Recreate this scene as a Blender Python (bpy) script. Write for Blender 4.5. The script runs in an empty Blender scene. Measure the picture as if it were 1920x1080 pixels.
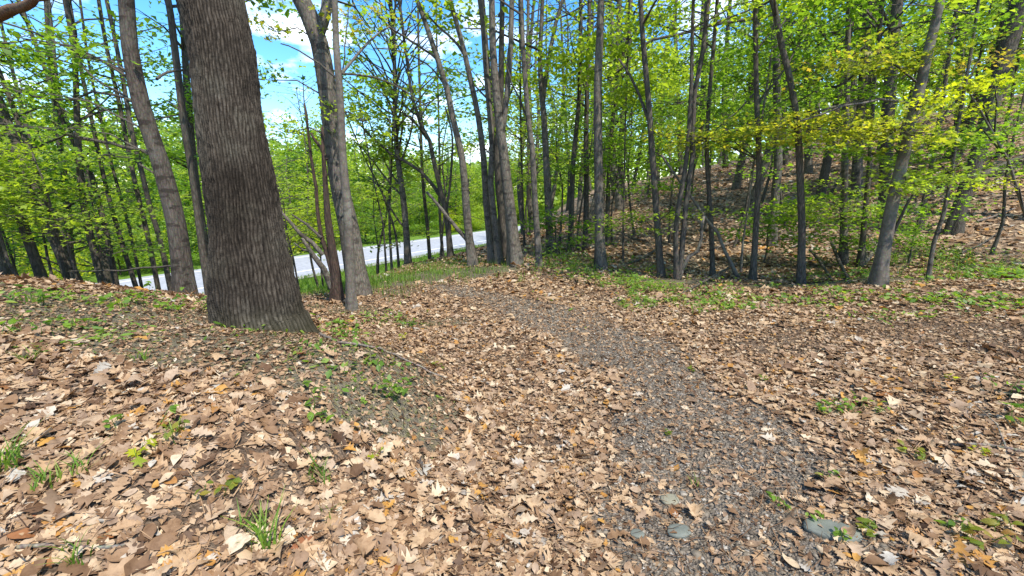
import bpy, math, random
import numpy as np
from mathutils import noise as mnoise, Vector

SEED = 7
rng = np.random.default_rng(SEED)
scene = bpy.context.scene
COL = scene.collection
PI = math.pi

# ------------------------------------------------------------------ camera model
PITCH = math.radians(13.0)
SP, CP = math.sin(PITCH), math.cos(PITCH)
FPX = 800.0
CAMZ = 1.6

def ray(px, py):
    u = (px - 960.0) / FPX
    v = (py - 540.0) / FPX
    return np.array([u, CP - v * SP, -SP - v * CP])

def on_plane(px, py, Y):
    d = ray(px, py)
    s = Y / d[1]
    return np.array([d[0] * s, Y, CAMZ + d[2] * s]), s

# ------------------------------------------------------------------ numpy noise
def _hash(ix, iy, k):
    n = (ix * 374761393 + iy * 668265263 + k * 2147483647 * 3) & 0x7fffffff
    n = ((n ^ (n >> 13)) * 1274126177) & 0x7fffffff
    n = n ^ (n >> 16)
    return (n & 0xffff) / 65535.0

def vnoise(x, y, k=0):
    x = np.asarray(x, float); y = np.asarray(y, float)
    ix = np.floor(x).astype(np.int64); iy = np.floor(y).astype(np.int64)
    fx = x - ix; fy = y - iy
    fx = fx * fx * (3 - 2 * fx); fy = fy * fy * (3 - 2 * fy)
    a = _hash(ix, iy, k); b = _hash(ix + 1, iy, k); c = _hash(ix, iy + 1, k); d = _hash(ix + 1, iy + 1, k)
    return (a * (1 - fx) + b * fx) * (1 - fy) + (c * (1 - fx) + d * fx) * fy

def fbm(x, y, k=0, o=4):
    s = 0; a = .5; t = 0
    for i in range(o):
        s = s + a * vnoise(x * 2 ** i, y * 2 ** i, k + i * 17); t += a; a *= .5
    return s / t

def sstep(a, b, x):
    t = np.clip((x - a) / (b - a), 0, 1)
    return t * t * (3 - 2 * t)

# ------------------------------------------------------------------ terrain
RN = np.array([-12.2, 23.4]); RD = np.array([.5367, .8438]); RNORM = np.array([-.8438, .5367])
ROADZ = -3.2
def road_s(x, y):       # distance beyond the near edge of the road
    return (x - RN[0]) * RNORM[0] + (y - RN[1]) * RNORM[1]

CTRL = np.array([
 (0,0,0),(0,1.5,0),(.5,-5,0),(-.55,3.2,.0),(-.45,2.3,.01),(-.45,1.6,.02),(-1.12,3.2,.37),(-1.17,2.4,.42),(-1.2,1.8,.38),(-1.6,3.75,.24),(-.95,3.75,.05),(1,3.5,-.04),(0,5.6,-.02),(-.7,6.5,-.03),(1.85,8.9,.06),(3.4,7.6,.06),(3.2,6.0,.12),
 (4.9,5.8,.24),(6.6,6.1,.32),(5.2,7.6,.06),(6.7,7.6,.14),(3,3,.10),(3,1,.16),(6,3,.42),
 (-2.5,4,.25),(-3.65,4.2,.50),(-2.9,4.3,.33),(-5.5,4.5,.66),(-1.8,1.3,.42),(-2,2,.50),(-3.5,1.5,.6),(-3.2,3,.58),(-.6,1.3,.04),(-1.15,1.1,.22),
 (-1.9,4.7,.03),(-7.5,4,.75),(-5,1.5,.75),(-2.8,3.4,.46),(-2.0,3.0,.44),
 (-4.5,7,-.35),(-6.5,7,-.3),(-9,5.5,.2),(-9,9,-1.3),(-3.5,7.4,-.16),(-2.2,5.5,.0),(-6,11,-1.7),(-3.2,10.2,-.45),(-1,9,-.03),
 (-3,12,-.55),(-1.35,11.9,-.24),(-.75,14.9,-.32),(.27,10.9,-.05),(.9,18,-.22),(4,14,.1),(-2.5,18,-1.7),(-7.5,16,-2.9),(-12,15,-2.9),
 (-15,10,-2.4),(-14,4,-.8),(-5,15,-2.0),
 (6.9,25.5,1.6),(13.5,22.7,3.2),(19.2,16.9,4.8),(11.2,9.4,.7),(9,13,.8),(6,12,.1),(15,13,2.8),(20,10,3.8),(25,25,6.8),(10,32,2.2),
 (2,30,-.8),(16,5,1.7),(10,4,.35),(10,-5,.4),(25,0,2.6),(8.3,16.5,1.4),(12,17,2.4),(-12,-6,.6),(0,-14,0),(3,22,.1),(30,12,6.5)
], float)
def _U(r2):
    return np.where(r2 < 1e-12, 0, r2 * np.log(np.maximum(r2, 1e-12)) * .5)
def _solve():
    n = len(CTRL); X = CTRL[:, :2]
    K = _U(((X[:, None] - X[None]) ** 2).sum(-1)) + np.eye(n) * .04
    P = np.c_[np.ones(n), X]
    A = np.zeros((n + 3, n + 3)); A[:n, :n] = K; A[:n, n:] = P; A[n:, :n] = P.T
    return np.linalg.solve(A, np.r_[CTRL[:, 2], 0, 0, 0])
_W = _solve()
def H0(x, y):
    x = np.atleast_1d(np.asarray(x, float)); y = np.atleast_1d(np.asarray(y, float))
    out = np.empty(x.shape); xf = x.ravel(); yf = y.ravel(); of = out.ravel()
    n = len(CTRL)
    for i in range(0, len(xf), 20000):
        xs = xf[i:i + 20000]; ys = yf[i:i + 20000]
        r2 = (xs[:, None] - CTRL[None, :, 0]) ** 2 + (ys[:, None] - CTRL[None, :, 1]) ** 2
        of[i:i + 20000] = _U(r2) @ _W[:n] + _W[n] + _W[n + 1] * xs + _W[n + 2] * ys
    out = of.reshape(x.shape)
    r = np.hypot(x, y)
    far = np.clip(1.5 + .06 * x, -3.5, 7) + 1.2 * (fbm(x * .02, y * .02, 5) - .5)
    out = np.clip(out, -3.4, 10)
    out = out + (far - out) * sstep(26, 48, r)
    s = road_s(x, y)
    out = out + (ROADZ - .05 - out) * sstep(-8.5, -2.0, s)
    far2 = ROADZ - .05 + .045 * np.clip(s - 11, 0, 60) + .9 * (fbm(x * .06, y * .06, 9) - .5) * sstep(9, 14, s)
    out = np.where(s > 0, far2, out)
    return out
def HT(x, y):
    x = np.atleast_1d(np.asarray(x, float)); y = np.atleast_1d(np.asarray(y, float))
    h = H0(x, y)
    s = road_s(x, y)
    m = 1 - sstep(-4, -1, s) * (1 - sstep(8.5, 12, s))
    h = h + .03 * np.exp(-((x + 2.42) ** 2 + (y - 4.05) ** 2) / .42)
    h = h + m * (.10 * (fbm(x * .9, y * .9, 31, 3) - .5) + .035 * (fbm(x * 5, y * 5, 33, 3) - .5))
    return h
def h1(x, y):
    return float(HT(x, y)[0])

def ground_hit(px, py, tmax=90):
    d = ray(px, py)
    t = np.linspace(1.0, tmax, 1800)
    z = CAMZ + d[2] * t
    g = H0(d[0] * t, d[1] * t)
    below = np.nonzero(z < g)[0]
    tt = t[below[0]] if len(below) else tmax
    return np.array([d[0] * tt, d[1] * tt, h1(d[0] * tt, d[1] * tt)]), tt

# zones ------------------------------------------------------------
PATH = np.array([(.55,-3,.8),(.85,.2,.62),(1.0,1.3,.5),(1.22,2.1,.55),(1.36,2.8,.45),(1.3,3.54,.48),(1.1,4.36,.44),(.66,5.1,.42),(.2,5.76,.36),(-.35,6.4,.26),(-1.2,7.1,.16)])
def path_mask(x, y):
    best = np.full(np.shape(x), 9.0)
    for a, b in zip(PATH[:-1], PATH[1:]):
        d = b[:2] - a[:2]; L2 = d @ d
        t = np.clip(((x - a[0]) * d[0] + (y - a[1]) * d[1]) / L2, 0, 1)
        q = np.hypot(x - a[0] - t * d[0], y - a[1] - t * d[1]) / (a[2] + (b[2] - a[2]) * t)
        best = np.minimum(best, q * .87)
    n = fbm(x * 2.2, y * 2.2, 51, 4) - .5
    return 1 - sstep(.68, 1.35, best + n * 1.25)
MOSS = [(-1.75,3.55,.75,.38,.35),(-2.9,3.75,.9,.28,.2),(-1.0,3.15,.45,.3,0),(-3.9,3.5,.8,.3,.1),(4.2,6.5,1.3,.2,-.05),(6.6,6.3,1.2,.2,-.1),(2.6,6.9,.9,.5,0),(-.9,5.3,.5,.2,.2),(-2.3,5.6,.6,.3,0),(-1.5,8.3,1.6,.7,.3),(-3.0,7.2,1.5,.7,0)]
def moss_from_picture():
    for px, py, rx, ry in [(60,575,.7,.45),(150,600,.7,.4),(260,615,.7,.4),(380,615,.65,.4),(480,650,.6,.36),(570,680,.5,.34),(650,700,.46,.34),(720,720,.4,.3),(780,745,.3,.24),(610,640,.35,.2),(300,660,.5,.2)]:
        c, t = ground_hit(px, py); MOSS.append((c[0], c[1], rx * 1.15, ry * 1.25, -.15))
def moss_mask(x, y):
    m = np.zeros(np.shape(x))
    n = fbm(x * 1.8, y * 1.8, 71, 4) - .5
    for cx, cy, rx, ry, a in MOSS:
        c, s = math.cos(a), math.sin(a)
        ux = ((x - cx) * c + (y - cy) * s) / rx; uy = (-(x - cx) * s + (y - cy) * c) / ry
        q = np.hypot(ux, uy)
        m = np.maximum(m, 1 - sstep(.85, 1.5, q + n * 1.3))
    return m
BARE = []
def bare_from_picture():
    for px, py, r in [(470,925,.13),(420,980,.10),(260,930,.07),(700,905,.07),(840,985,.06),(1230,715,.10),(590,840,.09),(160,740,.08),(330,690,.12),(1700,620,.3),(1850,640,.3),(1500,640,.25),(1000,730,.1),(960,640,.12)]:
        c, t = ground_hit(px, py); BARE.append((c[0], c[1], r * 1.5))
def bare_mask(x, y):
    m = np.zeros(np.shape(x)); n = fbm(x * 5, y * 5, 171, 3) - .5
    for cx, cy, r in BARE:
        m = np.maximum(m, 1 - sstep(.6, 1.3, np.hypot((x - cx) * .7, y - cy) / r + n * 1.5))
    return m
def grass_mask(x, y):
    s = road_s(x, y)
    return np.clip(sstep(-8.5, -6.0, s + 3 * (fbm(x * .5, y * .5, 81) - .5)), 0, 1)

# ------------------------------------------------------------------ mesh helpers
def mk(name, V, faces, mats, parent=None, rnd=None, midx=None, smooth=False, vattr=None, loc=None):
    """faces: list of (n,k) int arrays."""
    me = bpy.data.meshes.new(name)
    V = np.asarray(V, np.float32)
    faces = [f for f in faces if len(f)]
    li = np.concatenate([f.ravel() for f in faces]).astype(np.int32)
    tot = np.concatenate([np.full(len(f), f.shape[1]) for f in faces]).astype(np.int32)
    st = np.r_[0, np.cumsum(tot)[:-1]].astype(np.int32)
    me.vertices.add(len(V)); me.vertices.foreach_set('co', V.ravel())
    me.loops.add(len(li)); me.loops.foreach_set('vertex_index', li)
    me.polygons.add(len(tot)); me.polygons.foreach_set('loop_start', st)
    try:
        me.polygons.foreach_set('loop_total', tot)
    except Exception:
        pass
    for m in mats: me.materials.append(m)
    if midx is not None: me.polygons.foreach_set('material_index', np.asarray(midx, np.int32))
    me.update(calc_edges=True)
    if smooth: me.polygons.foreach_set('use_smooth', np.ones(len(tot), bool))
    if rnd is not None:
        a = me.attributes.new('rnd', 'FLOAT', 'FACE'); a.data.foreach_set('value', np.asarray(rnd, np.float32))
    for k, v in (vattr or {}).items():
        a = me.attributes.new(k, 'FLOAT', 'POINT'); a.data.foreach_set('value', np.asarray(v, np.float32))
    me.validate(clean_customdata=False)
    o = bpy.data.objects.new(name, me); COL.objects.link(o)
    if parent is not None: o.parent = parent
    if loc is not None: o.location = loc
    return o

def tag(o, label=None, cat=None, group=None, kind=None):
    if label: o['label'] = label
    if cat: o['category'] = cat
    if group: o['group'] = group
    if kind: o['kind'] = kind
    return o
def empty(name, loc):
    o = bpy.data.objects.new(name, None); COL.objects.link(o); o.location = loc
    o.empty_display_size = .2
    return o

def catmull(P, R, step):
    P = np.asarray(P, float); R = np.asarray(R, float)
    n = len(P)
    if n < 2: return P, R
    Q = np.vstack([2 * P[0] - P[1], P, 2 * P[-1] - P[-2]])
    outP = []; outR = []
    for i in range(n - 1):
        p0, p1, p2, p3 = Q[i:i + 4]
        k = max(1, int(np.linalg.norm(p2 - p1) / step))
        t = (np.arange(k) / k)[:, None]
        outP.append(.5 * ((2 * p1) + (-p0 + p2) * t + (2 * p0 - 5 * p1 + 4 * p2 - p3) * t ** 2 + (-p0 + 3 * p1 - 3 * p2 + p3) * t ** 3))
        outR.append(R[i] + (R[i + 1] - R[i]) * t[:, 0])
    outP.append(P[-1:]); outR.append(R[-1:])
    return np.vstack(outP), np.concatenate(outR)

def tube(P, R, sides, flare=0, wob=.05, seed=0, cap=True):
    P = np.asarray(P, float); R = np.asarray(R, float); n = len(P)
    T = np.gradient(P, axis=0); T /= np.maximum(np.linalg.norm(T, axis=1), 1e-9)[:, None]
    ref = np.array([1., 0, 0]) if abs(T[0, 0]) < .9 else np.array([0, 1., 0])
    A = np.empty_like(P); a = ref - T[0] * (ref @ T[0])
    for i in range(n):
        a = a - T[i] * (a @ T[i]); a /= max(np.linalg.norm(a), 1e-9); A[i] = a
    B = np.cross(T, A)
    th = np.arange(sides) * 2 * PI / sides
    L = np.r_[0, np.cumsum(np.linalg.norm(np.diff(P, axis=0), axis=1))]
    rr = R[:, None] * np.ones(sides)[None]
    if wob:
        rr = rr * (1 + wob * 2 * (vnoise(np.cos(th)[None] * 1.6 + seed * 7.3 + 20, np.sin(th)[None] * 1.6 + L[:, None] * 1.5 + seed) - .5)
                   + wob * (vnoise(th[None] * .3 + seed * 3.1, L[:, None] * 2.3 + seed * 5) - .5))
    if flare:
        rr = rr * (1 + flare * np.exp(-L / (R[0] * 2.2 + .06))[:, None] * (1 + .45 * np.sin(th * 4 + seed)[None] + .25 * np.sin(th * 7 + 2 * seed)[None]))
    V = P[:, None] + rr[..., None] * (np.cos(th)[None, :, None] * A[:, None] + np.sin(th)[None, :, None] * B[:, None])
    V = V.reshape(-1, 3)
    i = np.arange(n - 1)[:, None] * sides; j = np.arange(sides)[None]; j2 = (j + 1) % sides
    F = np.stack([i + j, i + j2, i + sides + j2, i + sides + j], -1).reshape(-1, 4)
    tr = np.zeros((0, 3), int)
    if cap:
        V = np.vstack([V, P[-1] + T[-1] * R[-1] * .5])
        c = len(V) - 1; b = (n - 1) * sides
        tr = np.stack([b + j[0], b + j2[0], np.full(sides, c)], -1)
    return V, F, tr

def many_tubes(segs, sides=3):
    """segs: list of (P, R). one vertex soup."""
    Vs = []; Fs = []; Ts = []; off = 0
    for P, R in segs:
        V, F, T = tube(P, R, sides, 0, 0)
        Vs.append(V); Fs.append(F + off); Ts.append(T + off); off += len(V)
    if not Vs: return np.zeros((0, 3)), np.zeros((0, 4), int), np.zeros((0, 3), int)
    return np.vstack(Vs), np.vstack(Fs), np.vstack(Ts)

# leaf templates -----------------------------------------------------
def strip_template(us, ws, both=True):
    n = len(us)
    V = []
    for u in us: V.append((u, 0))
    for u, w in zip(us, ws): V.append((u + .04 * (w > .2), w))
    for u, w in zip(us, ws): V.append((u + .04 * (w > .2), -w))
    F = []
    for i in range(n - 1):
        F.append((i, i + 1, n + i + 1, n + i)); F.append((i + 1, i, 2 * n + i, 2 * n + i + 1))
    return np.array(V, float), np.array(F)
OAK = strip_template([0,.12,.24,.33,.45,.55,.67,.78,.9,1], [.012,.05,.17,.08,.26,.12,.31,.15,.17,.02])
MAPLE = strip_template([0,.12,.25,.36,.48,.58,.7,.8,.9,1], [.02,.26,.16,.46,.2,.4,.13,.15,.07,.01])
OVAL = strip_template([0,.1,.2,.32,.44,.56,.68,.8,.9,1], [.012,.12,.2,.26,.28,.27,.23,.16,.09,.01])
OAKM = strip_template([0,.25,.42,.68,1], [.02,.2,.1,.3,.05])
MAPM = strip_template([0,.28,.45,.62,1], [.05,.4,.16,.36,.02])
OVAM = strip_template([0,.25,.5,.75,1], [.02,.22,.28,.2,.02])
RHOMB = (np.array([(0, 0), (.5, .33), (1, 0), (.5, -.33)], float), np.array([(0, 2, 1), (2, 0, 3)]))
_st = []
for k, (a, r) in enumerate([(0,.5),(22,.27),(48,.46),(75,.24),(108,.36),(150,.12)]):
    _st.append((a, r))
_pts = [(.0, 0)] + [(.42 + r * math.cos(math.radians(a)), r * math.sin(math.radians(a))) for a, r in _st] + \
       [(.42 + r * math.cos(math.radians(a)), -r * math.sin(math.radians(a))) for a, r in _st[:0:-1]]
STAR = (np.array([(.42, 0)] + _pts[1:], float), np.array([(0, i, i + 1) for i in range(1, len(_pts) - 1)] + [(0, len(_pts) - 1, 1)]))
LONG = (np.array([(0, 0), (.3, .14), (.65, .13), (1, 0), (.65, -.13), (.3, -.14)], float), np.array([(0, 3, 2, 1), (3, 0, 5, 4)]))

def leaves(tpl, pos, size, nrm, rg, curl=(0, .1), cup=(0, .1), jit=0.0, droop=0.0, yaw=None):
    """place one template at N points; returns V,F"""
    T, F = tpl; N = len(pos); K = len(T)
    u = T[:, 0] - .5; v = T[:, 1]
    cl = rg.normal(curl[0], curl[1], (N, 1)); cu = rg.normal(cup[0], cup[1], (N, 1))
    x = np.repeat(u[None], N, 0); y = np.repeat(v[None], N, 0)
    z = cl * (4 * u[None] ** 2 - .3) * .5 + cu * (v[None] ** 2) * 4 + rg.normal(0, 1, (N, K)) * jit
    if jit: z = z + rg.normal(0, .16, (N, 1)) * u[None] * v[None] * 4
    if droop: z = z - droop * (u[None] + .5) ** 2
    L = np.stack([x, y, z], -1) * np.asarray(size).reshape(N, 1, 1)
    n = nrm / np.linalg.norm(nrm, axis=1)[:, None]
    ya = rg.uniform(0, 2 * PI, N) if yaw is None else yaw
    t = np.stack([np.cos(ya), np.sin(ya), np.zeros(N)], -1)
    t = t - n * (t * n).sum(1)[:, None]; t /= np.maximum(np.linalg.norm(t, axis=1), 1e-6)[:, None]
    b = np.cross(n, t)
    V = pos[:, None] + L[..., :1] * t[:, None] + L[..., 1:2] * b[:, None] + L[..., 2:3] * n[:, None]
    FF = (F[None] + (np.arange(N) * K)[:, None, None]).reshape(-1, F.shape[1])
    return V.reshape(-1, 3), FF

# ------------------------------------------------------------------ materials
def nt(name):
    m = bpy.data.materials.new(name); m.use_nodes = True
    t = m.node_tree; t.nodes.clear()
    out = t.nodes.new('ShaderNodeOutputMaterial')
    return m, t, out
def N(t, typ, **kw):
    n = t.nodes.new(typ)
    for k, v in kw.items():
        if k.startswith('i_'):
            n.inputs[int(k[2:]) if k[2:].isdigit() else k[2:]].default_value = v
        else: setattr(n, k, v)
    return n
def ramp(t, stops, interp='LINEAR'):
    r = t.nodes.new('ShaderNodeValToRGB'); e = r.color_ramp; e.interpolation = interp
    while len(e.elements) < len(stops): e.elements.new(.5)
    for el, (p, c) in zip(e.elements, stops):
        el.position = p; el.color = (*c, 1) if len(c) == 3 else c
    return r
def mixc(t, fac, a, b, mode='MIX'):
    m = t.nodes.new('ShaderNodeMix'); m.data_type = 'RGBA'; m.blend_type = mode
    for s, v in ((m.inputs[0], fac), (m.inputs[6], a), (m.inputs[7], b)):
        if hasattr(v, 'is_output'): t.links.new(v, s)
        else: s.default_value = v if isinstance(v, (int, float)) else (*v, 1)
    return m.outputs[2]
def math_(t, op, a, b=0.0):
    m = t.nodes.new('ShaderNodeMath'); m.operation = op
    for s, v in ((m.inputs[0], a), (m.inputs[1], b)):
        if hasattr(v, 'is_output'): t.links.new(v, s)
        else: s.default_value = v
    return m.outputs[0]

def bark_mat(name, dark, light, lichen, sc=14, zs=.18, bump=.6, lam=.25, plate=True, scars=.0):
    m, t, out = nt(name)
    co = N(t, 'ShaderNodeTexCoord'); oi = N(t, 'ShaderNodeObjectInfo')
    add = N(t, 'ShaderNodeVectorMath', operation='ADD'); t.links.new(co.outputs['Object'], add.inputs[0])
    mul = N(t, 'ShaderNodeVectorMath', operation='SCALE'); mul.inputs[0].default_value = (7, 5, 9); t.links.new(oi.outputs['Random'], mul.inputs[3])
    t.links.new(mul.outputs[0], add.inputs[1])
    mp = N(t, 'ShaderNodeMapping'); mp.inputs['Scale'].default_value = (sc, sc, sc * zs); t.links.new(add.outputs[0], mp.inputs[0])
    n1 = N(t, 'ShaderNodeTexNoise'); n1.inputs['Scale'].default_value = 1.3; n1.inputs['Detail'].default_value = 6; n1.inputs['Roughness'].default_value = .65
    t.links.new(mp.outputs[0], n1.inputs[0])
    dis = N(t, 'ShaderNodeVectorMath', operation='MULTIPLY_ADD'); t.links.new(n1.outputs['Color'], dis.inputs[0]); dis.inputs[1].default_value = (.9, .9, .9); t.links.new(mp.outputs[0], dis.inputs[2])
    vo = N(t, 'ShaderNodeTexVoronoi', feature='DISTANCE_TO_EDGE'); vo.inputs['Scale'].default_value = 1.0; t.links.new(dis.outputs[0], vo.inputs[0])
    r1 = ramp(t, [(0, (0, 0, 0)), (.25, (1, 1, 1))]); t.links.new(vo.outputs['Distance'], r1.inputs[0])
    n2 = N(t, 'ShaderNodeTexNoise'); n2.inputs['Scale'].default_value = 2.2; n2.inputs['Detail'].default_value = 5
    t.links.new(add.outputs[0], n2.inputs[0])
    f = math_(t, 'MULTIPLY', r1.outputs[0], .3) if plate else math_(t, 'MULTIPLY', r1.outputs[0], .15)
    f = math_(t, 'ADD', f, math_(t, 'MULTIPLY', n1.outputs['Fac'], .85))
    rc = ramp(t, [(.25, dark), (.85, light)]); t.links.new(f, rc.inputs[0])
    rl = ramp(t, [(.50, (0, 0, 0)), (.74, (1, 1, 1))]); t.links.new(n2.outputs['Fac'], rl.inputs[0])
    c = mixc(t, math_(t, 'MULTIPLY', rl.outputs[0], lam), rc.outputs[0], lichen)
    if scars:
        mp2 = N(t, 'ShaderNodeMapping'); mp2.inputs['Scale'].default_value = (5, 5, 11); t.links.new(add.outputs[0], mp2.inputs[0])
        n4 = N(t, 'ShaderNodeTexNoise'); n4.inputs['Scale'].default_value = 1; n4.inputs['Detail'].default_value = 4; t.links.new(mp2.outputs[0], n4.inputs[0])
        rs = ramp(t, [(.55, (0, 0, 0)), (.61, (1, 1, 1))]); t.links.new(n4.outputs['Fac'], rs.inputs[0])
        c = mixc(t, math_(t, 'MULTIPLY', rs.outputs[0], scars), c, dark)
    n3 = N(t, 'ShaderNodeTexNoise'); n3.inputs['Scale'].default_value = 60; n3.inputs['Detail'].default_value = 3; t.links.new(add.outputs[0], n3.inputs[0])
    c = mixc(t, .5, c, mixc(t, 1.0, c, n3.outputs['Color'], 'OVERLAY'))
    p = N(t, 'ShaderNodeBsdfPrincipled'); p.inputs['Roughness'].default_value = .9
    p.inputs['Specular IOR Level'].default_value = .2
    t.links.new(c, p.inputs['Base Color'])
    b = N(t, 'ShaderNodeBump'); b.inputs['Strength'].default_value = bump; b.inputs['Distance'].default_value = .02
    t.links.new(f, b.inputs['Height']); t.links.new(b.outputs[0], p.inputs['Normal'])
    t.links.new(p.outputs[0], out.inputs[0])
    return m

def leaf_mat(name, cols, trans, tw=.45, rough=.5, noise=0.0, spec=.3, island=False):
    """cols: list of ramp stops picked per leaf by the 'rnd' attribute."""
    m, t, out = nt(name)
    at = N(t, 'ShaderNodeAttribute', attribute_name='rnd')
    r = ramp(t, cols); t.links.new(at.outputs['Fac'], r.inputs[0])
    c = r.outputs[0]
    if noise:
        co = N(t, 'ShaderNodeTexCoord')
        n = N(t, 'ShaderNodeTexNoise'); n.inputs['Scale'].default_value = 32; n.inputs['Detail'].default_value = 7; n.inputs['Roughness'].default_value = .7
        t.links.new(co.outputs['Object'], n.inputs[0])
        rr = ramp(t, [(.32, (.55, .48, .42)), (.5, (.95, .93, .90)), (.7, (1.15, 1.14, 1.1))]); t.links.new(n.outputs['Fac'], rr.inputs[0])
        c = mixc(t, noise, c, mixc(t, 1.0, c, rr.outputs[0], 'MULTIPLY'))
    p = N(t, 'ShaderNodeBsdfPrincipled'); p.inputs['Roughness'].default_value = rough; p.inputs['Specular IOR Level'].default_value = spec
    t.links.new(c, p.inputs['Base Color'])
    if tw > 0:
        tr = N(t, 'ShaderNodeBsdfTranslucent')
        t.links.new(mixc(t, 1.0, c, trans, 'MULTIPLY'), tr.inputs[0])
        mx = N(t, 'ShaderNodeMixShader'); mx.inputs[0].default_value = tw
        t.links.new(p.outputs[0], mx.inputs[1]); t.links.new(tr.outputs[0], mx.inputs[2])
        t.links.new(mx.outputs[0], out.inputs[0])
    else: t.links.new(p.outputs[0], out.inputs[0])
    return m

M = {}
M['oak'] = bark_mat('oak_bark', (.035,.028,.022), (.17,.14,.11), (.20,.21,.16), 26, .16, .5, .25)
M['grey'] = bark_mat('grey_bark', (.042,.035,.026), (.175,.148,.114), (.22,.21,.165), 34, .22, .6, .35, scars=.75)
M['brown'] = bark_mat('brown_grey_bark', (.026,.02,.015), (.115,.095,.073), (.17,.16,.125), 34, .22, .6, .3, scars=.8)
M['dark'] = bark_mat('dark_bark', (.026,.022,.017), (.115,.096,.073), (.14,.14,.10), 30, .25, .6, .25)
M['pale'] = bark_mat('pale_bark', (.075,.062,.047), (.19,.165,.128), (.25,.24,.19), 22, .6, .25, .5, plate=False, scars=.6)
M['red'] = bark_mat('red_bark', (.022,.016,.012), (.088,.055,.039), (.085,.078,.062), 30, .2, .9, .25)
M['wood'] = bark_mat('dead_wood', (.06,.045,.035), (.26,.21,.16), (.3,.28,.24), 40, .3, .4, .4)
M['brownwood'] = bark_mat('brown_dead_wood', (.04,.02,.012), (.2,.11,.06), (.25,.2,.14), 40, .3, .6, .2)
M['twig'] = bark_mat('twig_bark', (.03,.025,.02), (.10,.085,.065), (.12,.11,.09), 40, .4, .2, .2)
TRC = (2.7, 2.5, 1.0)
G = {
 'green':  [(0,(.07,.135,.016)),(.5,(.115,.205,.023)),(1,(.175,.28,.03))],
 'mid':    [(0,(.055,.11,.014)),(.5,(.085,.165,.018)),(1,(.125,.22,.022))],
 'bright': [(0,(.135,.205,.022)),(.5,(.20,.28,.032)),(1,(.275,.355,.045))],
 'yellow': [(0,(.12,.19,.02)),(.45,(.22,.265,.03)),(.8,(.31,.30,.04)),(1,(.38,.25,.045))],
 'olive':  [(0,(.10,.15,.018)),(.5,(.17,.20,.026)),(.85,(.26,.21,.04)),(1,(.28,.16,.04))],
 'lime':   [(0,(.20,.26,.016)),(.5,(.28,.33,.02)),(1,(.36,.38,.025))],
}
for k, v in G.items(): M[k] = leaf_mat('leaf_' + k, v, TRC, .5, .45)
M['litter'] = leaf_mat('dead_leaf', [(0,(.055,.03,.017)),(.10,(.13,.072,.037)),(.22,(.23,.135,.07)),(.36,(.255,.175,.115)),(.46,(.35,.22,.118)),(.6,(.42,.29,.168)),(.68,(.36,.26,.175)),(.76,(.48,.355,.22)),(.83,(.52,.42,.29)),(.88,(.38,.335,.275)),(.905,(.42,.39,.33)),(.92,(.35,.165,.04)),(.965,(.43,.23,.055)),(1,(.20,.075,.036))], (1.2, .9, .6), .12, .6, .85, .2)
M['grass'] = leaf_mat('grass_blade', [(0,(.06,.12,.015)),(.6,(.12,.22,.025)),(1,(.22,.28,.05))], TRC, .4, .5)
M['moss'] = leaf_mat('moss_tuft', [(0,(.10,.083,.055)),(.4,(.145,.125,.075)),(.72,(.16,.155,.055)),(1,(.19,.21,.045))], (1.5, 1.5, .8), .25, .8)
M['stonechip'] = leaf_mat('gravel_chip', [(0,(.06,.046,.031)),(.4,(.155,.125,.088)),(.75,(.24,.198,.145)),(.92,(.36,.33,.28)),(1,(.22,.13,.09))], (1, 1, 1), 0, .8, .4)

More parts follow.
